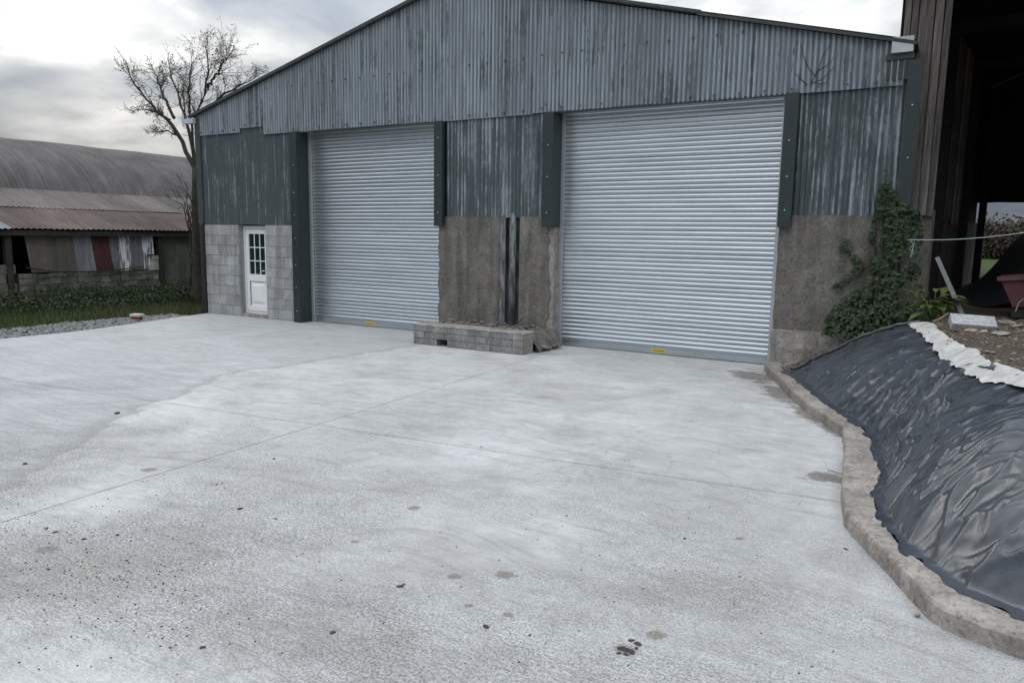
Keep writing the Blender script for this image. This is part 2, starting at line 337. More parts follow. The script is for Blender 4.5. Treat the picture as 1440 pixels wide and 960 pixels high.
def m_board(t):
    p = t.objc(); a = t.noise(t.map(p, (30, 30, 1.2)), 1, 6, .65, .3); b = t.noise(p, 2.5, 4, .6)
    c = t.ramp(a, [(.3, (.05, .046, .043)), (.50, (.17, .155, .145)), (.72, (.34, .305, .275))])
    c = t.mix(t.ramp(b, [(.45, 0), (.7, .5)]), c, (.06, .062, .06))
    c = t.mix(1.0, c, t.ramp(t.rnd(), [(0, .6), (1, 1.25)]), 'MULTIPLY')
    return {'Base Color': c, 'Roughness': .95, 'Specular IOR Level': .15, 'Normal': t.bump(a, .6, .01)}
mat('weathered_board', m_board)
mat('barn_shade_sheet', plain((.012, .012, .013), (.028, .026, .026), 5, .85, 0, .2, .15))  # sheeting near black: the shade inside the open barn is put into its colour
mat('dark_timber', plain((.022, .021, .02), (.05, .046, .042), 12, .9, 0, .4, .15))
mat('dark_concrete', m_conc((.13, .12, .11), (.22, .205, .185), 2.2))
def m_rust(c1, c2, c3):
    def f(t):
        p = t.pos(); a = t.noise(p, .9, 6, .65, .5); s = t.noise(t.map(p, (.7, 14, .7)), 1, 5, .6); b = t.noise(p, 14, 5, .7)
        k = t.math('ADD', t.math('MULTIPLY', a, .4), t.math('ADD', t.math('MULTIPLY', s, .35), t.math('MULTIPLY', b, .25)))
        c = t.ramp(k, [(.36, c1), (.5, c2), (.64, c3)]); c = t.mix(1.0, c, t.ramp(t.rnd(), [(0, .8), (1, 1.2)]), 'MULTIPLY')
        return {'Base Color': c, 'Roughness': .85, 'Specular IOR Level': .2, 'Normal': t.bump(b, .2, .01)}
    return f
mat('barn_roof', m_rust((.060, .055, .054), (.10, .092, .090), (.155, .145, .143))); mat('rust_roof', m_rust((.058, .044, .040), (.10, .076, .068), (.145, .118, .107)))
mat('rust_mid', m_rust((.08, .070, .068), (.128, .112, .107), (.18, .165, .16)))
mat('sheet_grey', m_rust((.09, .10, .11), (.16, .17, .185), (.24, .25, .26))); mat('sheet_brown', m_rust((.07, .064, .058), (.115, .105, .092), (.15, .14, .125)))
mat('sheet_red', m_rust((.038, .016, .016), (.062, .026, .026), (.09, .045, .042))); 
def m_wstreak(t):
    p = t.pos(); a = t.noise(t.map(p, (16, 16, 2.2)), 1, 4, .6, .8)
    return {'Base Color': t.ramp(a, [(.44, (.14, .15, .165)), (.54, (.62, .63, .64))]), 'Roughness': .7}
mat('sheet_white', m_wstreak)
mat('red_paint', plain((.085, .03, .034), (.15, .062, .066), 6, .6)); mat('red_plastic', plain((.20, .03, .03), (.27, .05, .045), 6, .5)); mat('white_lid', plain((.48, .46, .41), (.58, .56, .50), 9, .6))
mat('twine', plain((.42, .52, .56), (.55, .64, .68), 20, .7)); mat('grey_steel', plain((.10, .105, .115), (.17, .175, .185), 9, .6))

# ------------------------------------------------------------------ terrain height
KIN = [(-2.24, -.1), (-2.2, -.35), (-1.27, -2.72), (-.74, -3.75), (-.64, -4.55), (-.55, -5.6), (-.45, -6.28), (-.28, -6.66), (-.08, -7.07), (.06, -7.38), (.15, -7.50), (.48, -7.62), (1.3, -7.8), (4, -8.3)]
KEND = 1.9
KOUT = [(-2.0, -.1), (-1.93, -.55), (-1.04, -2.78), (-.57, -3.78), (-.43, -4.25), (-.30, -5.2), (-.31, -5.81), (-.25, -6.28), (-.10, -6.75), (.06, -7.02), (.22, -7.26), (.50, -7.44), (1.3, -7.58), (4, -8.05)]
PTOP = [(-.28, -1.30), (.01, -2.98), (.33, -4.66), (.55, -5.62), (.95, -6.3), (1.7, -6.65), (4.2, -7.1)]
DPOLY = np.array([(-.62, 60), (-.62, .25), (-2.0, .1)] + KOUT[1:] + [(30, -12), (60, -16)], float)
def sdist(x, y):
    x = np.asarray(x, float); y = np.asarray(y, float); best = np.full(x.shape, 1e9); sgn = np.ones(x.shape)
    for (ax, ay), (bx, by) in zip(DPOLY[:-1], DPOLY[1:]):
        ux, uy = bx-ax, by-ay; L2 = ux*ux+uy*uy
        t = np.clip(((x-ax)*ux+(y-ay)*uy)/L2, 0, 1); px, py = ax+t*ux, ay+t*uy
        d = np.hypot(x-px, y-py); cr = ux*(y-ay)-uy*(x-ax)
        k = d < best-1e-9; best = np.where(k, d, best); sgn = np.where(k, np.where(cr > 0, 1, -1), sgn)
    return best*sgn
def hgt(x, y):
    d = sdist(x, y); k = np.interp(y, [-4.2, -1.5, -.2, 1.0], [.34, .52, .80, .9])
    k = np.where(np.asarray(y) > .3, .15, k)
    e1 = 1.04*(1-np.exp(-np.maximum(d, 0)/k)); run = k*2.15; u = np.maximum(d, 0)/run; h = .3*e1 + .7*1.02*u/(1+u**5)**.2
    h = np.where(np.asarray(y) > .3, np.minimum(h, .93), h)
    return np.where(d > 0, h + .03*(fbm(np.asarray(x)*2.2, np.asarray(y)*2.2)-.5)*np.clip(d*3, 0, 1), np.maximum(-.16, d*2))

# ------------------------------------------------------------------ ground
gx = np.unique(np.r_[np.linspace(-260, -30, 12), np.linspace(-30, -14, 60), np.linspace(-14, -2.6, 14), np.linspace(-2.6, 3.2, 110), np.linspace(3.2, 12, 20), np.linspace(12, 260, 16)])
gy = np.unique(np.r_[np.linspace(-120, -22, 8), np.linspace(-22, -9, 12), np.linspace(-9, 1.2, 170), np.linspace(1.2, 16, 40), np.linspace(16, 320, 22)])
GX, GY = np.meshgrid(gx, gy)
GZ = hgt(GX, GY)
left = GX < -15.2
GZ = np.where(left, -.06 + .07*(fbm(GX*.8, GY*.8)-.5) + .10*np.clip((-16.2-GX)/1.5, 0, 1), GZ)
dS = sdist(GX, GY)
# lower the soil under the plastic sheet
def in_plastic(x, y):
    poly = np.array([(-1.86, -.86)] + KOUT[2:] + PTOP[::-1], float); c = np.zeros(np.shape(x), bool); j = len(poly)-1
    for i in range(len(poly)):
        xi, yi = poly[i]; xj, yj = poly[j]
        with np.errstate(divide='ignore', invalid='ignore'):
            c ^= ((yi > y) != (yj > y)) & (x < (xj-xi)*(y-yi)/(yj-yi+1e-12)+xi)
        j = i
    return c
inp = in_plastic(GX, GY)
GZ = np.where(inp, GZ-.10, GZ + np.where((dS > .05) & (GX < 12) & (GY < 1.5), .06*(fbm(GX*9, GY*9, 3)-.5), 0))
tag(grid_mb(np.stack([GX, GY, GZ], -1)).build('ground', 'ground', smooth=True), 'dark soil and grass ground around the yard', None, None, 'structure')

# ------------------------------------------------------------------ concrete yard in bays
def clip(poly, a, b, c):     # keep a*x+b*y+c >= 0
    out = []
    for i in range(len(poly)):
        p, q = poly[i], poly[(i+1) % len(poly)]; dp, dq = a*p[0]+b*p[1]+c, a*q[0]+b*q[1]+c
        if dp >= 0: out.append(p)
        if (dp >= 0) != (dq >= 0): t = dp/(dp-dq); out.append((p[0]+(q[0]-p[0])*t, p[1]+(q[1]-p[1])*t))
    return out
kmid = [((a[0]+b[0])/2, (a[1]+b[1])/2) for a, b in zip(KIN, KOUT)]
edgeL = [(-13.0, -24), (-13.7, -12), (-14.1, -8), (-14.4, -5), (-14.32, -3.8), (-14.62, -2.4), (-14.95, -1.2), (-15.17, -.1), (-15.2, .5)]
outline = [(-2.1, .5)] + kmid + [(4, -24)] + edgeL
base_mb = MB(); yard = None
J1 = (1.0, .0386, 5.67); J2 = (-.1028, 1.0, 5.714); g = .0055
subp = [(x, y) for x, y in outline]
yard = MB().add([(x, y, -.012) for x, y in subp] + [(x, y, -.16) for x, y in subp], [tuple(range(len(subp)))[::-1], tuple(range(len(subp), 2*len(subp)))] + [(i, (i+1) % len(subp), len(subp)+(i+1) % len(subp), len(subp)+i) for i in range(len(subp))]).build('concrete_yard', 'mud')
tag(yard, 'pale brushed concrete yard cut by thin joints', None, None, 'structure')
for s1 in (1, -1):
    for s2 in (1, -1):
        pl = clip(clip(outline, s1*J1[0], s1*J1[1], s1*J1[2]-g), s2*J2[0], s2*J2[1], s2*J2[2]-g)
        n = len(pl); MB().add([(x, y, 0) for x, y in pl] + [(x, y, -.011) for x, y in pl], [tuple(range(n))[::-1]] + [(i, (i+1) % n, n+(i+1) % n, n+i) for i in range(n)]).build('slab_bay', 'yard_concrete', yard)

# kerb: cast upstand between yard and bank
ki, ko = resample(KIN, 170), None
ti = np.linspace(0, 1, len(KIN)); tt = np.linspace(0, 1, 190)
def along(pl): pl = np.array(pl); return np.stack([np.interp(tt, ti, pl[:, 0]), np.interp(tt, ti, pl[:, 1])], 1)
ki, ko = along(KIN), along(KOUT)
w = (fbm(tt*60, tt*0+3)-.5)[:, None]
dirn = (ko-ki)/np.linalg.norm(ko-ki, axis=1)[:, None]
ki = ki + dirn*w*.025; ko = ko + dirn*(fbm(tt*75, tt*0+9)-.5)[:, None]*.06
zt = .115 + .012*(fbm(tt*40, tt*0+1)-.5)
rows = [np.c_[ki, -.05+0*zt], np.c_[ki, zt-.018], np.c_[ki+dirn*.015, zt], np.c_[(ki+ko)/2, zt+.012+.012*(fbm(tt*90, tt*0+4)-.5)], np.c_[ko-dirn*.012, zt+.012], np.c_[ko+dirn*.03, zt-.02], np.c_[ko+dirn*.05, -.05+0*zt]]
tag(grid_mb(np.stack(rows, 1)[:, ::-1]).build('kerb', 'kerb', smooth=False), 'curving cast concrete kerb along the plastic covered bank', None, None, 'structure')

# ------------------------------------------------------------------ black plastic on the bank
NS, NTT = 760, 170
tk = resample([(-1.86, -.84)] + KOUT[2:-1] + [(1.9, -7.68)], NS); tp = resample(PTOP[:-1] + [(2.3, -6.75)], NS)
# correspondence so that cross lines stay near normal to the kerb
sc_k = np.interp(np.linspace(0, 1, NS), [0, .12, .55, 1], [0, .16, .62, 1]); tk = np.stack([np.interp(sc_k, np.linspace(0, 1, NS), tk[:, k]) for k in (0, 1)], 1)
tv = np.linspace(-.02, 1.10, NTT)
XY = tk[:, None]*(1-tv[None, :, None]) + tp[:, None]*tv[None, :, None]
# slight bulge on the left edge and ragged lower hem
hem = (fbm(np.linspace(0, 55, NS), np.zeros(NS)+2, 3)-.5)*.14
XY = XY + ((tp-tk)/np.linalg.norm(tp-tk, axis=1)[:, None])[:, None]*(hem[:, None]*(1-np.clip(tv*6, 0, 1))[None])[..., None]
X_, Y_ = XY[..., 0], XY[..., 1]
Ls = np.r_[0, np.cumsum(np.linalg.norm(np.diff(tk, axis=0), axis=1))][:, None] + 0*X_
Lt = np.linalg.norm(tp-tk, axis=1)[:, None]*tv[None]
ang = R(38); aa = Ls*math.cos(ang)+Lt*1.25*math.sin(ang); bb = -Ls*math.sin(ang)+Lt*1.25*math.cos(ang)
wa = aa + 1.0*(fbm(Ls*1.1, Lt*1.1+7)-.5); wb = bb + .55*(fbm(Ls*.9+3, Lt*.9)-.5)
def ridg(n, p=2.0): return (1-np.abs(2*n-1))**p
f1 = ridg(vn(wa*.9, wb*4.5), 9); f2 = ridg(vn(wa*1.7+9, wb*8.5), 7); f3 = ridg(vn(wa*3+4, wb*18), 4)
low = np.clip(1-Lt/.75, 0, 1)         # crumples gather towards the foot
ang2 = R(70); a2 = Ls*math.cos(ang2)+Lt*math.sin(ang2); b2 = -Ls*math.sin(ang2)+Lt*math.cos(ang2)
f4 = ridg(vn(a2*2.0+1.2*fbm(Ls*3, Lt*3), b2*7+1.0*fbm(Ls*3+5, Lt*3)), 7)
msk = np.clip(fbm(Ls*.7+11, Lt*.9)*2.4-.6, .25, 1.2)
wc = wb + .10*(fbm(Ls*5, Lt*5+2)-.5); f5 = ridg(vn(wa*1.1+30, wc*8), 7); f6 = ridg(vn(wa*2.4+60, wc*15), 6)
wr = msk*(.044*f5 + .028*f6 + .050*f1 + .040*f2 + .008*f3) + .065*low*f4 + .05*(fbm(Ls*1.3, Lt*1.3+20)-.5)
big = -.05*np.exp(-((Lt-.9-.25*(Ls-5.6))/.07)**2)*np.clip((Ls-4.6)*2, 0, 1)   # long dark tuck fold
Z_ = hgt(X_, Y_) + .015 + wr*np.clip(tv*5+.25, 0, 1)[None] + big
Z_ = np.maximum(Z_, .128 + .02*np.clip(tv*8, 0, 1)[None]*(1+f2))
for _ in range(1):      # relax the creases a little so that they do not step along the mesh rows
    Zp = np.pad(Z_, 1, mode='edge'); Z_ = (4*Z_ + 2*(Zp[2:, 1:-1]+Zp[:-2, 1:-1]+Zp[1:-1, 2:]+Zp[1:-1, :-2]) + Zp[2:, 2:]+Zp[2:, :-2]+Zp[:-2, 2:]+Zp[:-2, :-2])/16

PL = np.stack([X_, Y_, Z_], -1)
ps = empty('plastic_sheet', (.0, -4.5, .5))
sheet = grid_mb(PL[:, ::-1]-np.array([.0, -4.5, .5])).build('sheet', 'black_plastic', ps, True)
tag(ps, 'crumpled black plastic sheet covering the sloping soil bank', 'plastic sheet')
# rolled upper-left hem and white turned-back edge
lead = PL[0, :-6:3] + np.array([0, .02, .03]); 
MB().tube([Vector(q)-Vector((0, -4.5, .5)) for q in lead[4:]], [.018+.012*random.random() for _ in lead[4:]], 7).build('rolled_hem', 'black_plastic', ps, True)
nw = 420; tw = resample(PTOP, nw); nrm = np.stack([-np.gradient(tw[:, 1]), np.gradient(tw[:, 0])], 1); nrm /= np.linalg.norm(nrm, axis=1)[:, None]
sw_ = np.linspace(0, 46, nw); lo = -.03-.09*(fbm(sw_*.9, sw_*0+3, 5)-.2)-.02*((sw_*.33+3*fbm(sw_*.21, sw_*0)) % 1.0); hi = .10+.13*fbm(sw_*.45, sw_*0+8, 3)
lo *= np.clip(sw_*1.2+.25, 0, 1); hi *= np.clip(sw_*.7+.15, 0, 1)
vv = np.linspace(0, 1, 16); off = lo[:, None]*(1-vv)[None]+hi[:, None]*vv[None]
WX = tw[:, None, 0]+nrm[:, None, 0]*off; WY = tw[:, None, 1]+nrm[:, None, 1]*off
WZ = hgt(WX, WY) + .050 + .012*ridg(vn(sw_[:, None]*.9+vv[None]*1.6, vv[None]*1.0+sw_[:, None]*.2), 2) - .05*np.clip((vv-.8)*5, 0, 1)[None]**2
o = grid_mb(np.stack([WX, WY, WZ], -1)-np.array([.0, -4.5, .5])).build('turned_edge', 'white_plastic', ps, True); o['label'] = 'white turned-back upper edge of the black sheet'

# ------------------------------------------------------------------ main shed
XL, XR, XA, ZE, ZA = -15.36, -.72, -8.1, 4.60, 6.47
shed = empty('farm_shed', (XA, 0, 0)); tag(shed, 'large grey corrugated gable shed with two roller shutter doors', 'shed')
S = Vector((XA, 0, 0))
def sp(mb): mb.v = [(x-XA, y, z) for x, y, z in mb.v]; return mb
def rake(x): return ZE + (ZA-ZE)*(1-abs(x-XA)/(XR-XA if x > XA else XA-XL))
PIT = .076
def corr_sheet(x0, x1, zb, ztop, y0, name, mt, parent=shed, amp=.0145, tilt=0.0, rows=2, ph=0):
    n = max(4, int(round((x1-x0)/PIT*8))); xs = np.linspace(x0, x1, n+1); y = y0 - amp*np.cos(2*np.pi*(xs-XL)/PIT+ph)
    zt = np.array([ztop(x) if callable(ztop) else ztop for x in xs]); zb_ = np.array([zb(x) if callable(zb) else zb for x in xs])
    P = np.stack([np.stack([xs, y+tilt*(1-k/(rows-1)) if rows > 1 else y, zb_+(zt-zb_)*k/(rows-1)], -1) for k in range(rows)])
    return sp(grid_mb(P)).build(name, mt, parent, True)
# upper gable sheets
x = XL; k = 0
while x < XR-.05:
    x1 = min(x+.745, XR); zb = 4.145 if x1 < -13.8 else (4.22 if x1 < -12.4 else 4.045)
    zb += random.uniform(-.012, .012)
    gs = corr_sheet(x, x1+.03, zb, lambda q: rake(q)-.02, -.012-.006*(k % 2), 'gable_sheet', 'zinc_upper', tilt=random.uniform(-.006, .0), ph=random.uniform(-.1, .1))
    for zf in (zb+.07, zb+.95):
        for fx in (.19, .57):
            if zf < rake(x+fx)-.1: sp(MB().box(x+fx-.011, x+fx+.011, -.047, -.02, zf-.011, zf+.011)).build('fixing', 'fixing_bolt', gs)
    x = x1; k += 1
# lower sheets
def lower(xs0, xs1, zb, zt, mt, y0=.012, w=.745):
    x = xs0; k = 0
    while x < xs1-.05:
        x1 = min(x+w, xs1); t_ = zt(x) if callable(zt) else zt
        corr_sheet(x, min(x1+.03, xs1), zb+random.uniform(-.01, .012), t_+random.uniform(-.01, .01), (y0(x) if callable(y0) else y0)-.005*(k % 2), 'wall_sheet', mt, ph=random.uniform(-.1, .1)); x = x1; k += 1
lower(-15.30, -14.05, 2.10, 4.2, 'green_sheet', .022)
lower(-14.05, -12.78, 2.10, 4.3, 'green_sheet', .022, .64)
lower(-12.78, -12.20, 2.09, 4.15, 'green_sheet', .022)
lower(-8.26, -6.12, 2.28, 4.15, 'zinc_peeled', .02)
lower(-2.02, -.62, 2.30, 4.2, 'zinc_peeled', .02)
corr_sheet(-.86, -.50, 4.05, 4.36, .02, 'wall_sheet', 'zinc_peeled')
# doors: recessed roller shutters
RY = .27
def roller(x0, x1, z1, lab):
    cur = sp(MB().box(x0-.1, x1+.1, RY+.035, RY+.05, .0, z1+.2)).build('roller_door', 'galvanised_slat', shed)
    cur['label'] = lab
    u = np.array([0, .05, .12, .22, .40, .58, .70, .78, .86, .93, .98, 1.0]); n = len(u)-1; zz = u*.0755
    prof = -np.interp(u, u, [0, .007, .013, .0165, .0185, .0178, .0158, .013, .0085, .003, 0, 0])
    L = x1-x0+.1; P = np.stack([np.stack([np.full(n+1, xx), prof, zz], -1) for xx in (0, L)])
    me = grid_mb(P[::-1]).mesh('slat', True); z = .115; 
    while z < z1+.02:
        obj('slat', me, 'galvanised_slat', cur, (x0-.05-XA, RY+.012+random.uniform(-.0015, .0015), z)); z += .075
    sp(MB().box(x0-.05, x1+.05, RY-.012, RY+.02, .012, .118)).build('bottom_rail', 'galvanised_slat', cur)
    for a, b in ((x0, x0+.062), (x1-.062, x1)):
        sp(MB().box(a-.02, b, RY-.055, RY-.045, 0.0, z1+.1).box(b-.006, b, RY-.045, RY-.01, 0, z1+.1)).build('guide_rail', 'guide_rail', cur)
    xc = x0+(x1-x0)*.505 if x0 > -7 else x0+(x1-x0)*.46
    lb = sp(MB().box(xc-.125, xc+.125, RY-.0155, RY-.012, .032, .098)).build('warning_plate', 'yellow_label', cur)
    mb = MB()
    random.seed(int(-x0*10)); q = xc-.10
    while q < xc+.09:
        wd = random.uniform(.008, .02); mb.box(q, q+wd, RY-.0175, RY-.0156, .052, .078); q += wd+.006
    sp(mb).build('warning_print', 'label_print', cur)
    return cur
roller(-12.02, -8.44, 4.03, 'narrower galvanised roller shutter next to the white door'); roller(-5.94, -2.19, 4.03, 'wider galvanised roller shutter next to the bank')
# flashings: flange on the face + return into the reveal
FY = -.125
def flashing(xa, xb, z0, z1, ret=None, nm='door_flashing'):
    mb = MB().box(xa, xb, FY, -.030, z0, z1)
    if ret is not None: mb.box(ret-.006 if ret == xb else ret, ret if ret == xb else ret+.006, -.030, RY+.03, z0, z1)
    f = sp(mb).build(nm, 'green_flashing', shed)
    zz = z0+.25
    while zz < z1-.1:
        sp(MB().box((xa+xb)/2-.008, (xa+xb)/2+.008, FY-.008, FY, zz-.008, zz+.008)).build('screw', 'screw', f); zz += random.uniform(.45, .75)
random.seed(4)
flashing(-12.22, -12.02, 0.002, 4.045, -12.02); flashing(-8.44, -8.25, 2.11, 4.03, -8.44); flashing(-6.13, -5.94, 2.10, 4.04, -5.94); flashing(-2.19, -2.0, 2.13, 4.04, -2.19)
FY = -.052; flashing(-.64, -.47, 2.13, 4.36, None, 'corner_flashing')
sp(MB().box(-15.40, -15.22, -.035, .02, 2.12, 4.52).box(-15.40, -15.37, -.02, .4, 2.12, 4.5)).build('corner_flashing', 'dark_verge', shed)
sp(MB().box(-15.37, -15.24, -.045, .06, 0, 2.10)).build('corner_post', 'dark_timber', shed)
for a, b in ((-12.0, -8.46), (-5.92, -2.2)): sp(MB().box(a, b, -.02, .06, 4.03, 4.06)).build('door_head', 'green_flashing', shed)
for a, b in ((-12.1, -8.4), (-6, -2.1)): sp(MB().box(a, b, .06, .6, 4.065, 4.2)).build('shutter_box', 'galvanised_slat', shed)
# block wall with the white door
wall = sp(MB().box(-15.235, -14.075, .012, .21, 0, 2.10).box(-13.185, -12.215, .012, .21, 0, 2.10)).build('block_wall', 'mortar', shed)
def blk(x0, x1, z0, z1, y0, y1, name, mt, parent, c=.006, jit=.003):
    j = lambda: random.uniform(-jit, jit); yo = y0+random.uniform(-.003, .003)
    fr = [(x0+c+j(), yo, z0+c+j()), (x1-c+j(), yo, z0+c+j()), (x1-c+j(), yo, z1-c+j()), (x0+c+j(), yo, z1-c+j())]
    bk = [(x0, yo+c, z0), (x1, yo+c, z0), (x1, yo+c, z1), (x0, yo+c, z1)]; b2 = [(a, y1, b) for a, _, b in bk]
    f = [(0, 1, 2, 3)] + [(4+i, 4+(i+1) % 4, (i+1) % 4, i) for i in range(4)] + [(8+i, 8+(i+1) % 4, 4+(i+1) % 4, 4+i) for i in range(4)]
    return sp(MB().add(fr+bk+b2, f)).build(name, mt, parent)
ch = 2.085/9
for c_ in range(9):
    for a, b in ((-15.235, -14.07), (-13.19, -12.215)):
        x = a - (.225 if c_ % 2 else 0) - (.1 if a > -14 else 0)
        while x < b-.03:
            e = x+.45; q0, q1 = max(x, a), min(e, b)
            if q1-q0 > .05: blk(q0+.004, q1-.004, c_*ch+.004, (c_+1)*ch-.004, .0, .05, 'block', 'block', wall)
            x = e
# white door
dr = empty; DY = .15
door = sp(MB().box(-14.07, -14.0, DY, DY+.07, .07, 2.08).box(-13.26, -13.19, DY, DY+.07, .07, 2.08).box(-14.0, -13.26, DY, DY+.07, 2.01, 2.08).box(-14.0, -13.26, DY, DY+.07, .07, .12)
   .box(-13.985, -13.895, DY-.012, DY+.04, .13, 2.0).box(-13.365, -13.275, DY-.012, DY+.04, .13, 2.0).box(-13.895, -13.365, DY-.012, DY+.04, 1.90, 2.0).box(-13.895, -13.365, DY-.012, DY+.04, .82, .98).box(-13.895, -13.365, DY-.012, DY+.04, .13, .25)).build('entrance_door', 'white_pvc', shed)
door['label'] = 'white door with a nine pane window'
sp(MB().box(-14.0, -13.985, DY-.004, DY+.03, .12, 2.01).box(-13.275, -13.26, DY-.004, DY+.03, .12, 2.01)).build('seal', 'black_seal', door)
for i in range(3):
    for j in range(3):
        a = -13.895+i*.53/3; z = .98+j*.92/3
        sp(MB().box(a+.004, a+.53/3-.004, DY+.012, DY+.02, z+.004, z+.92/3-.004)).build('pane', 'door_glass', door)
for i in (1, 2): sp(MB().box(-13.895+i*.53/3-.010, -13.895+i*.53/3+.010, DY+.0, DY+.014, .98, 1.90)).build('glazing_bar', 'white_pvc', door)
for j in (1, 2): sp(MB().box(-13.895, -13.365, DY+.001, DY+.013, .98+j*.92/3-.010, .98+j*.92/3+.010)).build('glazing_bar', 'white_pvc', door)
pn = sp(MB().box(-13.895, -13.365, DY+.010, DY+.02, .25, .82)).build('lower_panel', 'white_pvc', door)
sp(MB().box(-13.898, -13.888, DY-.006, DY+.008, .25, .82).box(-13.895, -13.365, DY-.006, DY+.008, .812, .822)).build('seal', 'black_seal', door)
x0, x1, z0, z1 = -13.84, -13.42, .30, .77
sp(MB().add([(x0, DY+.01, z0), (x1, DY+.01, z0), (x1, DY+.01, z1), (x0, DY+.01, z1), (x0+.05, DY-.015, z0+.06), (x1-.05, DY-.015, z0+.06), (x1-.05, DY-.015, z1-.06), (x0+.05, DY-.015, z1-.06)], [(4, 5, 6, 7), (0, 1, 5, 4), (1, 2, 6, 5), (2, 3, 7, 6), (3, 0, 4, 7)])).build('raised_panel', 'white_pvc', door)
sp(MB().box(-13.48, -13.40, DY-.02, DY+.012, 1.055, 1.075)).build('handle', 'white_pvc', door)
sp(MB().box(-14.07, -13.19, -.015, .2, 0.002, .068)).build('door_step', 'pale_concrete', shed)
# concrete piers
def jag(x0, x1, z0, z1, y0, y1, jl, jr, name, mt, parent=shed, n=40, relief=.012):
    zs = np.linspace(z0, z1, n); m_ = 26
    l = x0 + jl*(fbm(zs*7, zs*0+x0, 4)-.35)*np.clip((z1-zs)*4, .2, 1); r = x1 - jr*(fbm(zs*7, zs*0+x1+5, 4)-.35)*np.clip((z1-zs)*4, .2, 1)
    u = np.linspace(0, 1, m_); XX = l[:, None]*(1-u)+r[:, None]*u; ZZ = zs[:, None]+0*XX
    YY = y0 + relief*(fbm(XX*6, ZZ*6, 4)-.5); F = np.stack([XX, YY, ZZ], -1)
    back = F.copy(); back[..., 1] = y1
    strip = lambda A, B: np.stack([A, B], 0)
    mb = grid_mb(F); 
    for A, B in ((back[:, 0], F[:, 0]), (F[:, -1], back[:, -1]), (F[-1], back[-1])):
        g_ = grid_mb(np.stack([A, B], 1) if A.shape[0] == n else np.stack([A, B], 0)); mb.add(g_.v, g_.f)
    return sp(mb).build(name, mt, parent)
jag(-8.44, -7.06, .0, 2.29, .012, .30, .10, .0, 'concrete_pier', 'old_concrete'); jag(-6.64, -6.02, .0, 2.29, .012, .30, .0, .16, 'concrete_pier', 'old_concrete')
jag(-6.10, -5.94, .0, 2.14, .04, .32, .0, .05, 'broken_edge', 'pale_concrete', relief=.03)
jag(-2.19, -.55, .60, 2.31, .012, .30, .03, .0, 'concrete_pier', 'old_concrete', relief=.02); jag(-2.21, -.55, -.1, .605, -.01, .30, .06, .0, 'pier_footing', 'pale_concrete', relief=.03)
sp(MB().box(-7.06, -6.64, .16, .2, 0, 2.3)).build('column_recess', 'flaking_steel', shed)
sp(MB().box(-7.045, -6.93, .0, .012, .2, 2.32).box(-6.99, -6.98, .012, .16, .2, 2.32)).build('steel_column', 'flaking_steel', shed)
MB().tube([(-6.80-XA, .05, .42), (-6.80-XA, .05, 1.3), (-6.80-XA, .05, 2.36)], .062, 12).build('downpipe', 'flaking_steel', shed, True)
# stub walls, back and roof
sp(MB().box(-15.37, -15.30, .03, 19, 0, 4.55).box(-.70, -.60, .03, 19, 0, 4.55).box(-15.3, -.7, 18.9, 19, 0, 4.55)).build('side_wall', 'roof_sheet', shed)
for s_, xe in ((-1, XL-.16), (1, XR+.16)):
    sl = (ZA-ZE)/((XA-XL) if s_ < 0 else (XR-XA)); ze = ZE - .16*sl
    n = 26; P = []
    for yy in (-.10, 19.1): P.append(np.stack([np.linspace(XA, xe, n), np.full(n, yy), np.linspace(ZA, ze, n)+.04], -1))
    P = np.array(P); P2 = P.copy(); P2[..., 2] -= .03
    mb = grid_mb(P if s_ > 0 else P[::-1]); q = grid_mb(P2 if s_ < 0 else P2[::-1]); mb.add(q.v, q.f)
    sp(mb).build('roof_slope', 'roof_sheet', shed)
    if s_ < 0: MB().beam((0, -.085, ZA+.03), (xe-XA, -.085, ze+.03), .05, .10, (0, -1, 0)) and sp(MB().beam((XA, -.10, ZA+.01), (xe, -.10, ze+.01), .06, .03, (0, 1, 0))).build('verge', 'dark_verge', shed)
    else:
        zz_ = lambda x: ZA - sl*(x-XA)
        sp(MB().beam((XA, -.10, ZA+.04), (-3.5, -.10, zz_(-3.5)+.03), .045, .03, (0, 1, 0))).build('verge', 'dark_verge', shed)
        sp(MB().beam((-3.55, -.09, zz_(-3.55)), (xe, -.09, ze+.0), .045, .03, (0, 1, 0))).build('verge', 'dark_verge', shed)
sp(MB().box(-15.72, -15.34, -.12, -.02, 4.42, 4.53)).build('gutter', 'gutter_pale', shed)
sp(MB().box(-.86, -.60, -.10, .30, 4.46, 4.66)).build('gutter', 'gutter_pale', shed); sp(MB().box(-.93, -.58, -.05, .30, 4.38, 4.45)).build('gutter_bracket', 'dark_verge', shed); sp(MB().box(-.90, -.60, -.03, .0, 4.12, 4.40)).build('gutter_board', 'dark_verge', shed)

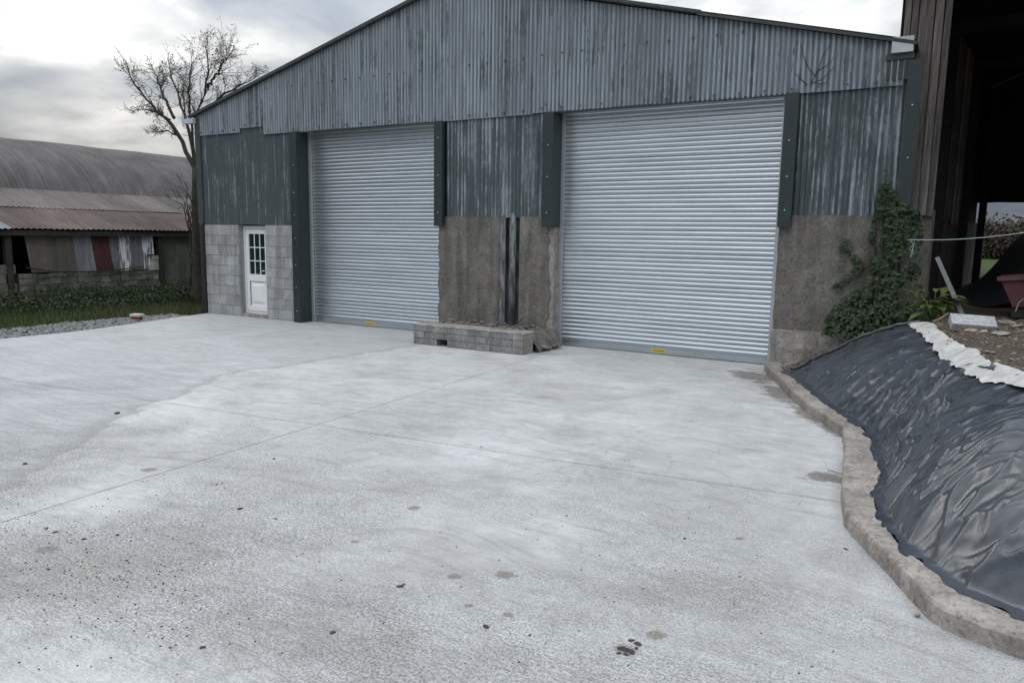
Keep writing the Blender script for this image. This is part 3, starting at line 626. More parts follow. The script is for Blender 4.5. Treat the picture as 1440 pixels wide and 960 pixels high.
# ------------------------------------------------------------------ low plinth in front of the pier
pl_ = empty('low_block_wall', (-7.0, -.95, 0)); tag(pl_, 'low broken block upstand in front of the pier between the roller doors', 'low wall')
def pb(x0, x1, y0, y1, z0, z1, mt='plinth_block', nm='block'):
    j = lambda: random.uniform(-.006, .006); mb = MB().box(x0+7.0, x1+7.0, y0+.95+j(), y1+.95+j(), z0, z1); return mb.build(nm, mt, pl_)
MB().box(-1.13, -.66, -.17, .16, 0.0, .335).box(-.40, 1.10, -.17, .16, 0, .335).box(-.66, -.40, -.17, .16, .125, .335).build('mortar_core', 'mortar', pl_)
random.seed(9)
for c_ in range(3):
    z0 = .008+c_*.116; x = -8.15
    ls = [.44, .30, .44, .44, .44, .20] if c_ != 1 else [.24, .44, .44, .44, .50, .20]
    for k_, l in enumerate(ls):
        if not (c_ == 0 and k_ == 1): pb(x+.004, min(x+l, -5.87)-.004, -1.14, -.78, z0, z0+.108, 'plinth_block' if k_ < 5 else 'pale_concrete')
        x += l
MB().add([(a+7.0, b+.95, c) for a, b, c in [(-8.16, -1.15, .35), (-5.86, -1.15, .35), (-5.86, -.77, .352), (-8.16, -.77, .352), (-8.13, -1.12, .368), (-5.89, -1.12, .364), (-5.89, -.80, .366), (-8.13, -.80, .37)]], [(4, 5, 6, 7), (0, 1, 5, 4), (1, 2, 6, 5), (2, 3, 7, 6), (3, 0, 4, 7)]).build('screed', 'pale_concrete', pl_)
# rubble fill behind it
gxr = np.linspace(-8.1, -5.78, 70); gyr = np.linspace(-.80, .05, 30); AX, AY = np.meshgrid(gxr, gyr)
AZ = (.27 + .16*(fbm(AX*9, AY*9, 4)-.5) + .06*np.clip((AY+.5), 0, 1))*np.clip((-5.76-AX)*4.5, 0, 1)**.7
tag(grid_mb(np.stack([AX, AY, AZ], -1)).build('rubble_fill', 'rubble'), 'loose rubble and mortar filling behind the low block upstand', None, None, 'stuff')
def stone_mesh(name, seed, sx=1, sy=1, sz=.6):
    r = np.random.default_rng(seed); t = (1+5**.5)/2
    v = np.array([(-1, t, 0), (1, t, 0), (-1, -t, 0), (1, -t, 0), (0, -1, t), (0, 1, t), (0, -1, -t), (0, 1, -t), (t, 0, -1), (t, 0, 1), (-t, 0, -1), (-t, 0, 1)], float)
    v /= np.linalg.norm(v[0]); v *= r.uniform(.7, 1.15, (12, 1)); v *= np.array([sx, sy, sz])
    f = [(0, 11, 5), (0, 5, 1), (0, 1, 7), (0, 7, 10), (0, 10, 11), (1, 5, 9), (5, 11, 4), (11, 10, 2), (10, 7, 6), (7, 1, 8), (3, 9, 4), (3, 4, 2), (3, 2, 6), (3, 6, 8), (3, 8, 9), (4, 9, 5), (2, 4, 11), (6, 2, 10), (8, 6, 7), (9, 8, 1)]
    return v, f
def many_stones(spots, name, mt, parent=None):
    mb = MB()
    for i, (x, y, z, s_) in enumerate(spots):
        v, f = stone_mesh('s', i % 40); a = random.uniform(0, 6.28); c, s2 = math.cos(a), math.sin(a)
        mb.add([(x+s_*(p[0]*c-p[1]*s2), y+s_*(p[0]*s2+p[1]*c), z+s_*p[2]) for p in v], f)
    return mb.build(name, mt, parent)
sp_ = []
for _ in range(260):
    x, y = random.uniform(-8.1, -5.85), random.uniform(-.75, -.02); sp_.append((x, y, .30+.06*random.random()-max(0, x+6.05)*1.2, random.choice([.012, .02, .03, .045])))
for _ in range(60): sp_.append((random.uniform(-5.95, -5.72), random.uniform(-.8, -.1), .03+.05*random.random(), random.choice([.02, .03, .05])))
tag(many_stones(sp_, 'rubble_chips', 'rubble'), 'scattered rubble chips behind the low block upstand', None, None, 'stuff')
tag(MB().beam((-6.55, -.28, .33), (-6.40, -.22, .52), .035, .012).build('rubble_stick', 'black_seal'), 'short dark stick poking out of the rubble by the downpipe', 'stick')

# ------------------------------------------------------------------ old barn on the left
XB = -19.0
ob = empty('old_barn', (XB, 0, 0)); tag(ob, 'old barn with rounded rusty corrugated roof and patched lean-to front', 'barn')
def lb(mb): mb.v = [(x-XB, y, z) for x, y, z in mb.v]; return mb
def roof_strip(prof, y0, y1, pit, amp, name, mt, seg=6, base=0.0):
    prof = np.array(prof, float); d = np.gradient(prof, axis=0); nr = np.stack([-d[:, 1], d[:, 0]], 1); nr /= np.linalg.norm(nr, axis=1)[:, None]
    n = int((y1-y0)/pit*seg); ys = np.linspace(y0, y1, n+1); a = amp*np.cos(2*np.pi*ys/pit)
    sag = base*(fbm(ys*.35, ys*0+prof[0, 0])-.5)
    P = np.stack([np.stack([prof[i, 0]+nr[i, 0]*a, ys, prof[i, 1]+nr[i, 1]*a+sag], -1) for i in range(len(prof))])
    return lb(grid_mb(P)).build(name, mt, ob, True)
# arch: from eave at X=-22 up and over
arc = []
cx_, cz_, rx_, rz_ = -26.2, 2.3, 4.35, 2.45
for a in np.linspace(R(12), R(168), 30): arc.append((cx_+rx_*math.cos(a), cz_+rz_*math.sin(a)))
roof_strip(arc, -14, 22, .13, .022, 'arched_roof', 'barn_roof', 5, .12)
y = -13.0
while y < 15:
    w_ = random.uniform(.80, .90); roof_strip(np.linspace((-20.42, 2.47+random.uniform(0, .02)), (-22.3, 3.10), 4), y, y+w_+.05, .13, .014, 'roof_sheet', 'rust_mid', 6, .0); y += w_
y = -13.0
while y < 15:
    w_ = random.uniform(.80, .95); e_ = random.uniform(-.05, .05); roof_strip(np.linspace((-18.72+e_, 1.945+random.uniform(-.01, .015)), (-20.65, 2.53), 4), y, y+w_+.05, .13, .014, 'roof_sheet', 'rust_roof' if not -4.2 < y < -3 else 'sheet_grey', 6, .0); y += w_
lb(MB().box(-18.93, -18.80, -12, 14, 1.78, 1.90)).build('eaves_beam', 'dark_timber', ob)
lb(MB().box(-22.6, -22.4, -13, 15, 0, 2.9).box(-30.3, -30.1, -13, 15, 0, 2.9)).build('inner_wall', 'dark_timber', ob)
for y in (-6.0, -2.55, 1.36): lb(MB().box(-19.02, -18.88, y-.07, y+.07, 0, 1.8)).build('post', 'dark_timber', ob)
lb(MB().box(-19.12, -19.0, 1.45, 6, 0, 1.80)).build('rendered_wall', 'mossy_render', ob)
lb(MB().box(-19.3, -19.2, -12, 1.4, .0, .8)).build('wall_core', 'mortar', ob)
# patched sheets
seq = [(-2.15, -1.68, 'sheet_brown', 0), (-1.68, -1.50, 'sheet_brown', 1), (-1.50, -1.03, 'sheet_brown', 0), (-1.03, -.56, 'sheet_grey', 1), (-.56, -.09, 'sheet_red', 1), (-.09, .18, 'sheet_grey', 1), (.18, .47, 'sheet_white', 1), (.47, .85, 'sheet_grey', 0), (.85, 1.16, 'sheet_white', 1)]
for i, (a, b, mt, cr) in enumerate(seq):
    n = max(2, int((b-a)/.076*8)); ys = np.linspace(a, b+.015, n+1); am = .011 if cr else .002
    lean = .10 if i < 5 else .02; zb = .86+random.uniform(-.02, .04)
    P = np.stack([np.stack([np.full(n+1, -18.985-.006*(i % 2))-am*np.cos(2*np.pi*ys/.076)+dx_, ys+sh, np.full(n+1, z_)], -1) for z_, dx_, sh in ((zb, .03, lean), (1.82, 0, 0))])
    lb(grid_mb(P)).build('patch_sheet', mt, ob, True)
# rough stone wall of individual stones
sw = lb(MB().box(-19.16, -18.99, -2.35, 1.33, 0, .80)).build('stone_wall', 'mortar', ob)
z = .0; random.seed(21)
while z < .84:
    hh = random.uniform(.13, .19); hh = min(hh, .87-z) if .87-z > .08 else .1
    y = -2.36
    while y < 1.28:
        l = random.uniform(.22, .48); e = min(y+l, 1.32)
        v = [(x+random.uniform(-.012, .012), yy+random.uniform(-.012, .012), zz+random.uniform(-.012, .012)) for zz in (z+.008, z+hh-.006) for x, yy in ((-19.15, y+.008), (-18.955+random.uniform(0, .03), y+.008), (-18.955+random.uniform(0, .03), e-.008), (-19.15, e-.008))]
        mb = MB().add(v, [(4, 5, 6, 7), (0, 1, 5, 4), (1, 2, 6, 5), (2, 3, 7, 6)]); lb(mb).build('stone', 'pale_stone' if y > .75 and random.random() < .5 and z > .3 else 'stone_wall', sw); y = e
    z += hh
for i, (z0, z1, y0) in enumerate(((.86, 1.0, 1.0), (1.005, 1.13, 1.05), (1.135, 1.25, 1.10))): lb(MB().box(-19.1, -18.93+random.uniform(-.01, .01), y0, 1.31, z0, z1)).build('quoin_stone', 'pale_stone', ob)
lb(MB().box(-19.05, -18.93, .98, 1.33, 1.252, 1.285)).build('quoin_stone', 'dark_timber', ob)
for z0 in (0, .22, .44, .66, .88):
    for k_ in range(4):
        y0 = -2.42-.45*(k_+1)-(.22 if int(z0*10) % 4 else 0); lb(MB().box(-19.05, -18.90, y0+.006, min(-2.42, y0+.444), z0+.005, z0+.215)).build('block', 'stone_wall', ob)
lb(MB().tube([(-18.9, -2.2, 1.02), (-18.86, -1.5, .90), (-18.88, -.3, .87), (-18.9, .8, .96)], .014, 6)).build('loose_rail', 'dark_timber', ob)

# ------------------------------------------------------------------ vegetation helpers
def leaf_cloud(spots, name, mt, size, parent=None, flat=None, tri=False):
    mb = MB(); v = []; f = []
    for i, (p, nrm_) in enumerate(spots):
        s_ = size*random.uniform(.6, 1.35); n = Vector(nrm_).normalized(); a = n.orthogonal().normalized(); a.rotate(Matrix.Rotation(random.uniform(0, 6.28), 3, n)); b = n.cross(a)
        p = Vector(p); o_ = len(v)
        v += [tuple(p-a*s_*.5), tuple(p+b*s_*.38+n*s_*.12), tuple(p+a*s_*.6), tuple(p-b*s_*.38+n*s_*.12)]; f.append((o_, o_+1, o_+2, o_+3))
    mb.v = v; mb.f = f; return mb.build(name, mt, parent)
def rv(k=1): return Vector((random.gauss(0, k), random.gauss(0, k), random.gauss(0, k)))

# gravel margin and weeds on the left
g_ = []
random.seed(5)
while len(g_) < 3800:
    y = random.uniform(-8, -.6); xe_ = np.interp(y, [p[1] for p in edgeL], [p[0] for p in edgeL]); x = xe_ - random.uniform(.0, 1.5)*(.4+.6*np.clip(-y/3, 0, 1)); g_.append((x, y, -.035+random.uniform(0, .025), random.uniform(.015, .042)))
tag(many_stones(g_, 'gravel', 'gravel'), 'strip of grey gravel along the yard edge', None, None, 'stuff')
bl = MB(); v = []; f = []
for _ in range(15000):
    y = random.uniform(-6, 3.0); x = random.uniform(-18.9, -15.35-.9*np.clip(-y/3, 0, 1))
    if x > -15.5 and y > .2: continue
    z0 = float(-.02+.1*np.clip((-16.2-x)/1.5, 0, 1)); h_ = random.uniform(.05, .17); a = random.uniform(0, 6.28); ln = rv(.05); o_ = len(v); w_ = .008
    v += [(x-w_*math.cos(a), y-w_*math.sin(a), z0-.05), (x+w_*math.cos(a), y+w_*math.sin(a), z0-.05), (x+ln.x, y+ln.y, z0+h_)]; f.append((o_, o_+1, o_+2))
bl.v = v; bl.f = f; tag(bl.build('grass', 'grass_blade'), 'rough grass verge between the gravel and the old barn', None, None, 'stuff')
spots = []
for _ in range(420):
    y = random.uniform(-5, 2.4); x = random.uniform(-18.9, -17.4); top = (.62 if random.random() < .4 else .42)*(1 if x < -18.1 else .7)*random.uniform(.5, 1.1); c = Vector((x, y, .02))
    for k_ in range(60):
        h_ = random.random()**.8; spots.append((c+Vector((random.gauss(0, .10), random.gauss(0, .10), h_*top)), rv()+Vector((0, 0, .9))))
tag(leaf_cloud(spots, 'weeds', 'weed_leaf', .05), 'dark nettles and weeds growing against the old barn wall', None, None, 'stuff')
tub = empty('tub', (-15.35, -1.75, -.02), .3); tub.scale = (.8, .8, .8); tag(tub, 'small red tub with a cream lid at the yard edge', 'tub')
MB().add([(-.10, -.07, 0), (.10, -.07, 0), (.10, .07, 0), (-.10, .07, 0), (-.13, -.09, .10), (.13, -.09, .10), (.13, .09, .10), (-.13, .09, .10)], [(3, 2, 1, 0), (4, 5, 6, 7), (0, 1, 5, 4), (1, 2, 6, 5), (2, 3, 7, 6), (3, 0, 4, 7)]).build('body', 'red_plastic', tub)
MB().box(-.15, .15, -.11, .11, .10, .165).build('lid', 'white_lid', tub)

# ------------------------------------------------------------------ trees
def on_plane(px, py, Y):      # world point seen at a photo position, on the plane Y = const
    d = Fw + Rt*((px-720)/1040) + Up*((480-py)/1040); t = (Y-CAM.y)/d.y; return CAM + d*t
def twigs(mb, p, d, L, r, depth, tips, n=4):
    pts = [p.copy()]; rad = [r]; cur = p.copy(); dd = d.normalized()
    seg = 4
    for i in range(seg):
        dd = (dd + rv(.13) + Vector((0, 0, .05))).normalized(); cur = cur + dd*L/seg; pts.append(cur.copy()); rad.append(max(.0035, r*(1-.6*(i+1)/seg)))
        if depth > 0 and random.random() < .9:
            sd_ = (dd + rv(.62)); sd_.z += .12; twigs(mb, cur.copy(), sd_, L*random.uniform(.45, .7), rad[-1]*.62, depth-1, tips, n)
    mb.tube(pts, rad, n); tips.append(cur.copy())
def limb(mb, pix, Y, r0, r1, tips, sub=3, tw=1.0, dY=0.0, dep=2, pr=.75):
    pts = [on_plane(a, b, Y+dY*i/(len(pix)-1)) for i, (a, b) in enumerate(pix)]; P = resample([tuple(p) for p in pts], 13)
    P[1:-1] += rng.normal(0, .02, P[1:-1].shape); rad = np.linspace(r0, r1, len(P)); mb.tube(P, rad, 7)
    for i in range(3, len(P)):
        for _ in range(sub if i > 5 else 1):
            if random.random() < pr:
                dd = Vector(P[i]-P[i-1]).normalized() + rv(.6); dd.z += .2; twigs(mb, Vector(P[i]), dd, tw*random.uniform(.28, .62), rad[i]*.4, dep, tips)
    dd = Vector(P[-1]-P[-2]); twigs(mb, Vector(P[-1]), dd, tw*.45, r1, dep, tips)
random.seed(12)
z1 = lambda a, b: (a/3.555, b/3.555)
TY = 1.3
tr = empty('bare_tree', tuple(on_plane(270, 425, TY).xy) + (-.05,)); tag(tr, 'leafless tree leaning out beside the left corner of the shed', 'tree')
T0 = Vector(tr.location); tips = []; mb = MB()
trunk = MB()
Pt = resample([tuple(on_plane(a, b, TY)) for a, b in ((281, 432), (278, 380), (276, 320), (275, 262), (275, 236))], 12); trunk.tube(Pt, np.interp(np.linspace(0, 1, 12), [0, .25, 1], [.24, .13, .085]), 10)
limb(mb, [(275, 240), z1(910, 710), z1(860, 620), z1(770, 530), z1(705, 460), z1(650, 380)], TY, .065, .015, tips)
limb(mb, [(275, 238), z1(945, 650), z1(905, 530), z1(880, 450), z1(850, 350)], TY, .055, .014, tips, dY=.5)
limb(mb, [(275, 240), z1(950, 560), z1(940, 460), z1(955, 340)], TY, .045, .014, tips, dY=-.4)
limb(mb, [(277, 245), z1(990, 560), z1(1035, 440), z1(1045, 350), z1(1035, 270)], TY, .055, .014, tips, dY=.4)
limb(mb, [z1(1036, 440), z1(1095, 360), z1(1135, 290)], TY+.2, .04, .012, tips, dY=.3)
limb(mb, [z1(850, 600), z1(780, 560), z1(700, 548)], TY, .03, .01, tips, 2, .5)
limb(mb, [z1(900, 690), z1(840, 650), z1(785, 660)], TY, .028, .01, tips, 2, .5)
limb(mb, [z1(990, 620), z1(1090, 500), z1(1170, 440), z1(1260, 400)], TY+1.5, .05, .012, tips, 3, .8)
limb(mb, [z1(870, 590), z1(810, 460), z1(765, 350)], TY, .045, .012, tips, 3, .7, .2)
for q in (trunk, mb): q.v = [tuple(Vector(p)-T0) for p in q.v]
trunk.build('trunk', 'mossy_bark', tr, True); mb.build('crown', 'bark', tr)
sp2 = []
for t_ in tips:
    if random.random() < .3:
        for _ in range(random.randint(1, 3)): sp2.append((t_-T0+rv(.04), rv()))
leaf_cloud(sp2, 'withered_leaves', 'dry_leaf', .036, tr)['kind'] = 'stuff'
# sapling against the trunk
sg = empty('sapling', tuple(on_plane(262, 428, .9).xy) + (-.05,)); tag(sg, 'small bare sapling of thin shoots beside the mossy tree trunk', 'sapling')
mb = MB(); tp2 = []
for a, b in ((252, 235), (245, 250), (262, 245), (268, 262), (240, 262)):
    limb(mb, [(268, 330), ((a+268)/2+3, (b+315)/2), (a, b+18)], .9, .018, .006, tp2, 1, .3, 0, 1)
limb(mb, [(266, 428), (269, 370), (268, 330)], .9, .03, .02, tp2, 0, .1, 0, 0)
mb.v = [tuple(Vector(p)-Vector(sg.location)) for p in mb.v]; mb.build('shoots', 'bark', sg)

# ------------------------------------------------------------------ open barn on the right
BA = R(7.5); PB = Vector((-.70, .62, 0)); hb = empty('open_barn', PB, -BA); tag(hb, 'tall open hay barn with dark interior and ragged timber boards', 'barn')
ZT = 5.75
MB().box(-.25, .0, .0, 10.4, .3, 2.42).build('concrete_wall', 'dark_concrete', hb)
MB().box(-.12, -.06, .0, 10.4, 2.42, ZT).build('upper_wall', 'barn_shade_sheet', hb)
random.seed(31); x = -.06; k = 0
MB().box(.0, .50, -.02, .22, .3, 2.40).build('concrete_return', 'dark_concrete', hb)
while x < .5:
    w_ = random.choice([.09, .11, .13]); zb = 2.33+random.uniform(-.04, .05) - (.14 if k == 3 else 0)
    mb = MB().box(-w_/2+.006, w_/2-.006, -.016, .016, zb-2.3, ZT-2.3)
    obj('board', mb.mesh('board'), 'weathered_board', hb, (x+w_/2, -.06+random.uniform(-.03, .015), 2.3), (0, random.uniform(-.006, .006), random.uniform(-.12, .12))); x += w_; k += 1
y = .3; k = 0
while y < 6.2:
    w_ = random.choice([.28, .38, .5, .62]); zb = 2.33+random.uniform(-.05, .07) - (.16 if k in (4, 9) else 0); off = random.uniform(0, .07)
    mb = MB().box(-w_/2+.01, w_/2-.01, -.02, .02, zb-2.3, ZT-2.3+.0)
    mb.v = [(yy*0+b_, a_, c_) for (a_, b_, c_) in mb.v for yy in (0,)]
    obj('board', mb.mesh('board'), 'weathered_board', hb, (.0+off-.02, y+w_/2, 2.3), (random.uniform(-.012, .012), 0, random.uniform(-.06, .06))); y += w_; k += 1
for yy in (3.4, 6.9, 10.3): MB().box(.0, .16, yy-.08, yy+.08, .3, ZT).build('post', 'dark_timber', hb)
BW = 9.0; 
bw = MB()
n = 30; xs = np.linspace(-.25, BW, n+1); zb = 2.95+.03*(fbm(xs*5, xs*0)-.5)
zt_ = np.where(xs < BW/2, ZT+(xs/(BW/2))*1.9, ZT+((BW-xs)/(BW/2))*1.9)
bw = grid_mb(np.stack([np.stack([xs, np.full(n+1, 10.3), zb], -1), np.stack([xs, np.full(n+1, 10.3), zt_], -1)])); bw.build('back_cladding', 'barn_shade_sheet', hb)
grid_mb(np.stack([np.stack([xs, np.full(n+1, -.05), np.full(n+1, ZT-.05)], -1), np.stack([xs, np.full(n+1, -.05), zt_], -1)])).build('front_shade_panel', 'barn_shade_sheet', hb)  # unseen panel over the open front, added to keep light out of the barn
MB().box(BW-.06, BW, -.1, 10.4, .3, ZT).build('side_wall', 'barn_shade_sheet', hb)
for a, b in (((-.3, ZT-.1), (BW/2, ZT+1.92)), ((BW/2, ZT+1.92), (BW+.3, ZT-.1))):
    MB().add([(a[0], -1.5, a[1]), (b[0], -1.5, b[1]), (b[0], 10.6, b[1]), (a[0], 10.6, a[1]), (a[0], -1.5, a[1]+.04), (b[0], -1.5, b[1]+.04), (b[0], 10.6, b[1]+.04), (a[0], 10.6, a[1]+.04)], [(0, 1, 2, 3), (7, 6, 5, 4), (0, 4, 5, 1), (1, 5, 6, 2), (2, 6, 7, 3), (3, 7, 4, 0)]).build('roof_slope', 'barn_shade_sheet', hb)
for yy in (3.4, 6.9): MB().box(0, BW, yy-.06, yy+.06, ZT-.2, ZT).build('tie_beam', 'dark_timber', hb)
# dark covered heap inside
hx = np.linspace(.15, 7.5, 60); hy = np.linspace(2.2, 9.2, 50); HX, HY = np.meshgrid(hx, hy)
rise = np.interp(HX, [.15, .5, .75, .95, 1.15, 1.4, 2.2, 4, 6.5, 7.5], [.0, .12, .33, .62, .98, 1.3, 1.75, 2.1, 1.2, 0.0])
HZ = .88 + rise*np.clip(1.25-np.abs((HY-5.6)/3.4)**2.4, 0, 1) + .10*(fbm(HX*2, HY*2, 4)-.5)
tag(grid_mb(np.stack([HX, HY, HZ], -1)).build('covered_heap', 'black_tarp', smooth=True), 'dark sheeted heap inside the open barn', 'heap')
# red tipping tub, leaning stake, block, stones, sticks
tb = empty('tipping_box', (1.38, .75, 1.02), R(-8)); tb.rotation_euler[1] = R(-6); tag(tb, 'faded red steel box with slanting sides in front of the dark heap', 'box')
def frust(x0, x1, y0, y1, z0, X0, X1, Y0, Y1, Z1): return MB().add([(x0, y0, z0), (x1, y0, z0), (x1, y1, z0), (x0, y1, z0), (X0, Y0, Z1), (X1, Y0, Z1), (X1, Y1, Z1), (X0, Y1, Z1)], [(3, 2, 1, 0), (0, 1, 5, 4), (1, 2, 6, 5), (2, 3, 7, 6), (3, 0, 4, 7)])
frust(-.48, .48, -.35, .35, .12, -.60, .60, -.42, .42, .50).build('shell', 'red_paint', tb)
MB().box(-.64, .64, -.46, -.40, .485, .54).box(-.64, .64, .40, .46, .485, .54).box(-.64, -.58, -.40, .40, .485, .54).box(.58, .64, -.40, .40, .485, .54).build('rim', 'red_paint', tb)
for xx in (-.3, 0, .3): MB().beam((xx*.9, -.365, .13), (xx, -.43, .485), .04, .03).build('rib', 'red_paint', tb)
MB().box(-.5, .5, -.30, -.22, -.03, .12).box(-.5, .5, .22, .30, -.03, .12).build('bearer', 'dark_timber', tb)
stk0 = on_plane(1356, 441, -1.1); stk1 = on_plane(1318, 362, -.55)
tag(MB().beam(tuple(stk0-Vector((0, 0, .05))), tuple(stk1), .05, .02, (0, 1, .2)).build('leaning_stake', 'grey_steel'), 'thin grey stake leaning over beside the concrete block', 'stake')
hz = lambda x, y: float(hgt(np.array(x), np.array(y)))
cb = on_plane(1367, 452, -1.95); bk_ = MB().box(-.22, .22, -.1075, .1075, 0, .10)
o = bk_.build('concrete_block', 'new_block', None, False, loc=(cb.x, cb.y, hz(cb.x, cb.y)+.02), rot=(R(27), R(2), R(10))); bev = o.modifiers.new('bevel', 'BEVEL'); bev.width = .006; bev.segments = 2
tag(o, 'clean grey concrete block lying flat on the soil above the bank', 'block')
def rock(px, py, Y, s_, lab, mt, seed, sq=(1.3, 1, .6), nm='rock', group=None):
    p = on_plane(px, py, Y); v_, f_ = stone_mesh('s', seed, *sq); mb = MB().add(v_*s_, f_); o = mb.build(nm, mt, loc=(p.x, p.y, hz(p.x, p.y)+s_*.25), rot=(0, 0, seed)); tag(o, lab, 'rock', group); return o
rock(1366, 458, -2.25, .065, 'tan stone leaning against the concrete block', 'tan_stone', 3); rock(1384, 460, -2.3, .045, 'smaller tan stone beside the tan stone at the block', 'tan_stone', 8)
rock(1432, 448, -1.7, .075, 'pale flat stone beyond the concrete block', 'pale_concrete', 5, (1.5, 1, .45)); rock(1418, 444, -1.4, .08, 'brown stone between the block and the pale flat stone', 'stone', 6, (1.6, 1, .5)); rock(1408, 462, -2.5, .09, 'flat grey slab of stone half buried in front of the block', 'pale_concrete', 14, (1.5, 1, .25))
# litter over the soil
sts = []
random.seed(77)
while len(sts) < 1500:
    x, y = random.uniform(-1.9, 2.2), random.uniform(-6.5, .4); 
    if in_plastic(np.array(x), np.array(y)) or float(sdist(np.array(x), np.array(y))) < .05: continue
    sts.append((x, y, hz(x, y)+.005, random.choice([.006, .008, .012, .012, .018, .028])))
tag(many_stones(sts, 'soil_stones', 'stone'), 'small stones strewn over the soil above the bank', None, None, 'stuff')
mb = MB()
for _ in range(420):
    x, y = random.uniform(-1.8, 1.6), random.uniform(-3.5, .2)
    if in_plastic(np.array(x), np.array(y)) or float(sdist(np.array(x), np.array(y))) < .15: continue
    a = random.uniform(0, 6.28); L = random.uniform(.06, .28); z = hz(x, y)+.02; mb.tube([(x, y, z), (x+L*.5*math.cos(a), y+L*.5*math.sin(a), z+random.uniform(0, .05)), (x+L*math.cos(a+.3), y+L*math.sin(a+.3), hz(x+L*math.cos(a+.3), y+L*math.sin(a+.3))+.015)], [.004, .0035, .002], 4)
tag(mb.build('twig_litter', 'dry_stick'), 'dead twigs and stalks littering the soil by the ivy', None, None, 'stuff')
tag(MB().tube([tuple(on_plane(1312, 452, -1.6)), tuple(on_plane(1322, 448, -1.55)), tuple(on_plane(1334, 440, -1.5))], [.012, .012, .008], 6).build('dry_branch', 'dry_stick'), 'pale dead branch on the soil left of the concrete block', 'branch')
tag(MB().tube([tuple(on_plane(1428, 438, -.9)), tuple(on_plane(1433, 425, -.9)), tuple(on_plane(1440, 420, -.9)), tuple(on_plane(1450, 421, -.9))], [.01, .009, .008, .007], 6).build('bent_stalk', 'dry_stick'), 'bent pale stalk under the faded red box', 'stalk')
# twine
p0 = on_plane(1266, 337, -.12); p1 = on_plane(1475, 322, -.7)
tw_ = MB(); pts = [p0.lerp(p1, k/14)-Vector((0, 0, .05*math.sin(math.pi*k/14))) for k in range(15)]; tw_.tube(pts, .0045, 5)
te = empty('twine', p0); tag(te, 'pale blue twine stretched across from the ivy at the shed corner', 'twine'); tw_.v = [tuple(Vector(p)-p0) for p in tw_.v]; tw_.build('line', 'twine', te)
lp = [on_plane(a, b, -.13) for a, b in ((1280, 337), (1284, 344), (1279, 350), (1285, 356), (1280, 362), (1283, 352), (1286, 340))]; mb = MB().tube(lp, .004, 5); mb.v = [tuple(Vector(p)-p0) for p in mb.v]; mb.build('loose_end', 'twine', te)
# ivy
iv = empty('ivy', (-.75, -.12, .8)); tag(iv, 'dark ivy climbing the right corner of the shed', 'ivy'); I0 = Vector(iv.location)
random.seed(15); spots = []
edge = [(.62, -1.42, -.10), (.85, -1.40, -.12), (1.1, -1.25, -.16), (1.3, -.98, -.22), (1.55, -.90, -.28), (1.8, -.96, -.30), (2.1, -.93, -.30), (2.35, -.90, -.34), (2.5, -.88, -.62), (2.7, -.86, -.74), (3.0, -.80, -.79)]
ez = [e[0] for e in edge]
while len(spots) < 5200:
    z = .62 + 2.35*random.random()**1.5; a = np.interp(z, ez, [e[1] for e in edge]); b = np.interp(z, ez, [e[2] for e in edge]); x = random.uniform(a, b)
    cl = float(fbm(np.array(x*5.), np.array(z*5.), 3)); ed = min(x-a, b-x)
    if cl < .47 and random.random() < .93 and z > 1.0: continue
    if z > 2.3 and random.random() < .25+.9*(z-2.3): continue
    dep = (.06+.30*np.clip((1.5-z)/.9, 0, 1)+.10*np.clip((2.3-z), 0, 1)*min(1, ed*5))*random.random()
    spots.append((Vector((x, -.03-dep-.10*cl*(z < 2.4), max(z, hz(x, -.2)))) - I0, (random.gauss(0, .45), -1+random.gauss(0, .3), .45+random.gauss(0, .4))))
for _ in range(130):
    z = random.uniform(1.25, 1.95); spots.append((Vector((-1.20+.14*math.sin(z*9)+random.gauss(0, .035)+.10*(z-1.3), -.03-.05*random.random(), z))-I0, (random.gauss(0, .4), -1, .4)))
leaf_cloud(spots, 'foliage', 'ivy_leaf', .062, iv)['kind'] = 'stuff'
mb = MB()
for x in (-.5, -.62, -.75, -.85): mb.tube([Vector(q)-I0 for q in ((x, -.05, .7), (x+random.uniform(-.05, .05), -.045, 1.5), (x-.03, -.04, 2.2), (x-.1, -.035, 2.7))], [.02, .015, .01, .005], 5)
mb.build('stem', 'bark', iv)
# dead vine twigs on the sheet above
dv = empty('dead_vine', (-1.4, -.03, 4.1)); tag(dv, 'dead vine twigs clinging to the sheets above the right roller door', 'vine'); D0 = Vector(dv.location)
mb = MB()
for pts in (((1140, 118), (1150, 100), (1157, 80), (1168, 62)), ((1147, 108), (1137, 96), (1130, 80), (1126, 62)), ((1150, 100), (1163, 92), (1174, 80)), ((1135, 120), (1125, 110), (1118, 104)), ((1140, 118), (1155, 112), (1168, 100), (1176, 92)), ((1150, 118), (1160, 118), (1166, 110))):
    mb.tube([on_plane(a, b, -.035)-D0 for a, b in pts], [.007]+[.005]*(len(pts)-2)+[.003], 4)
mb.build('twigs', 'bark', dv)
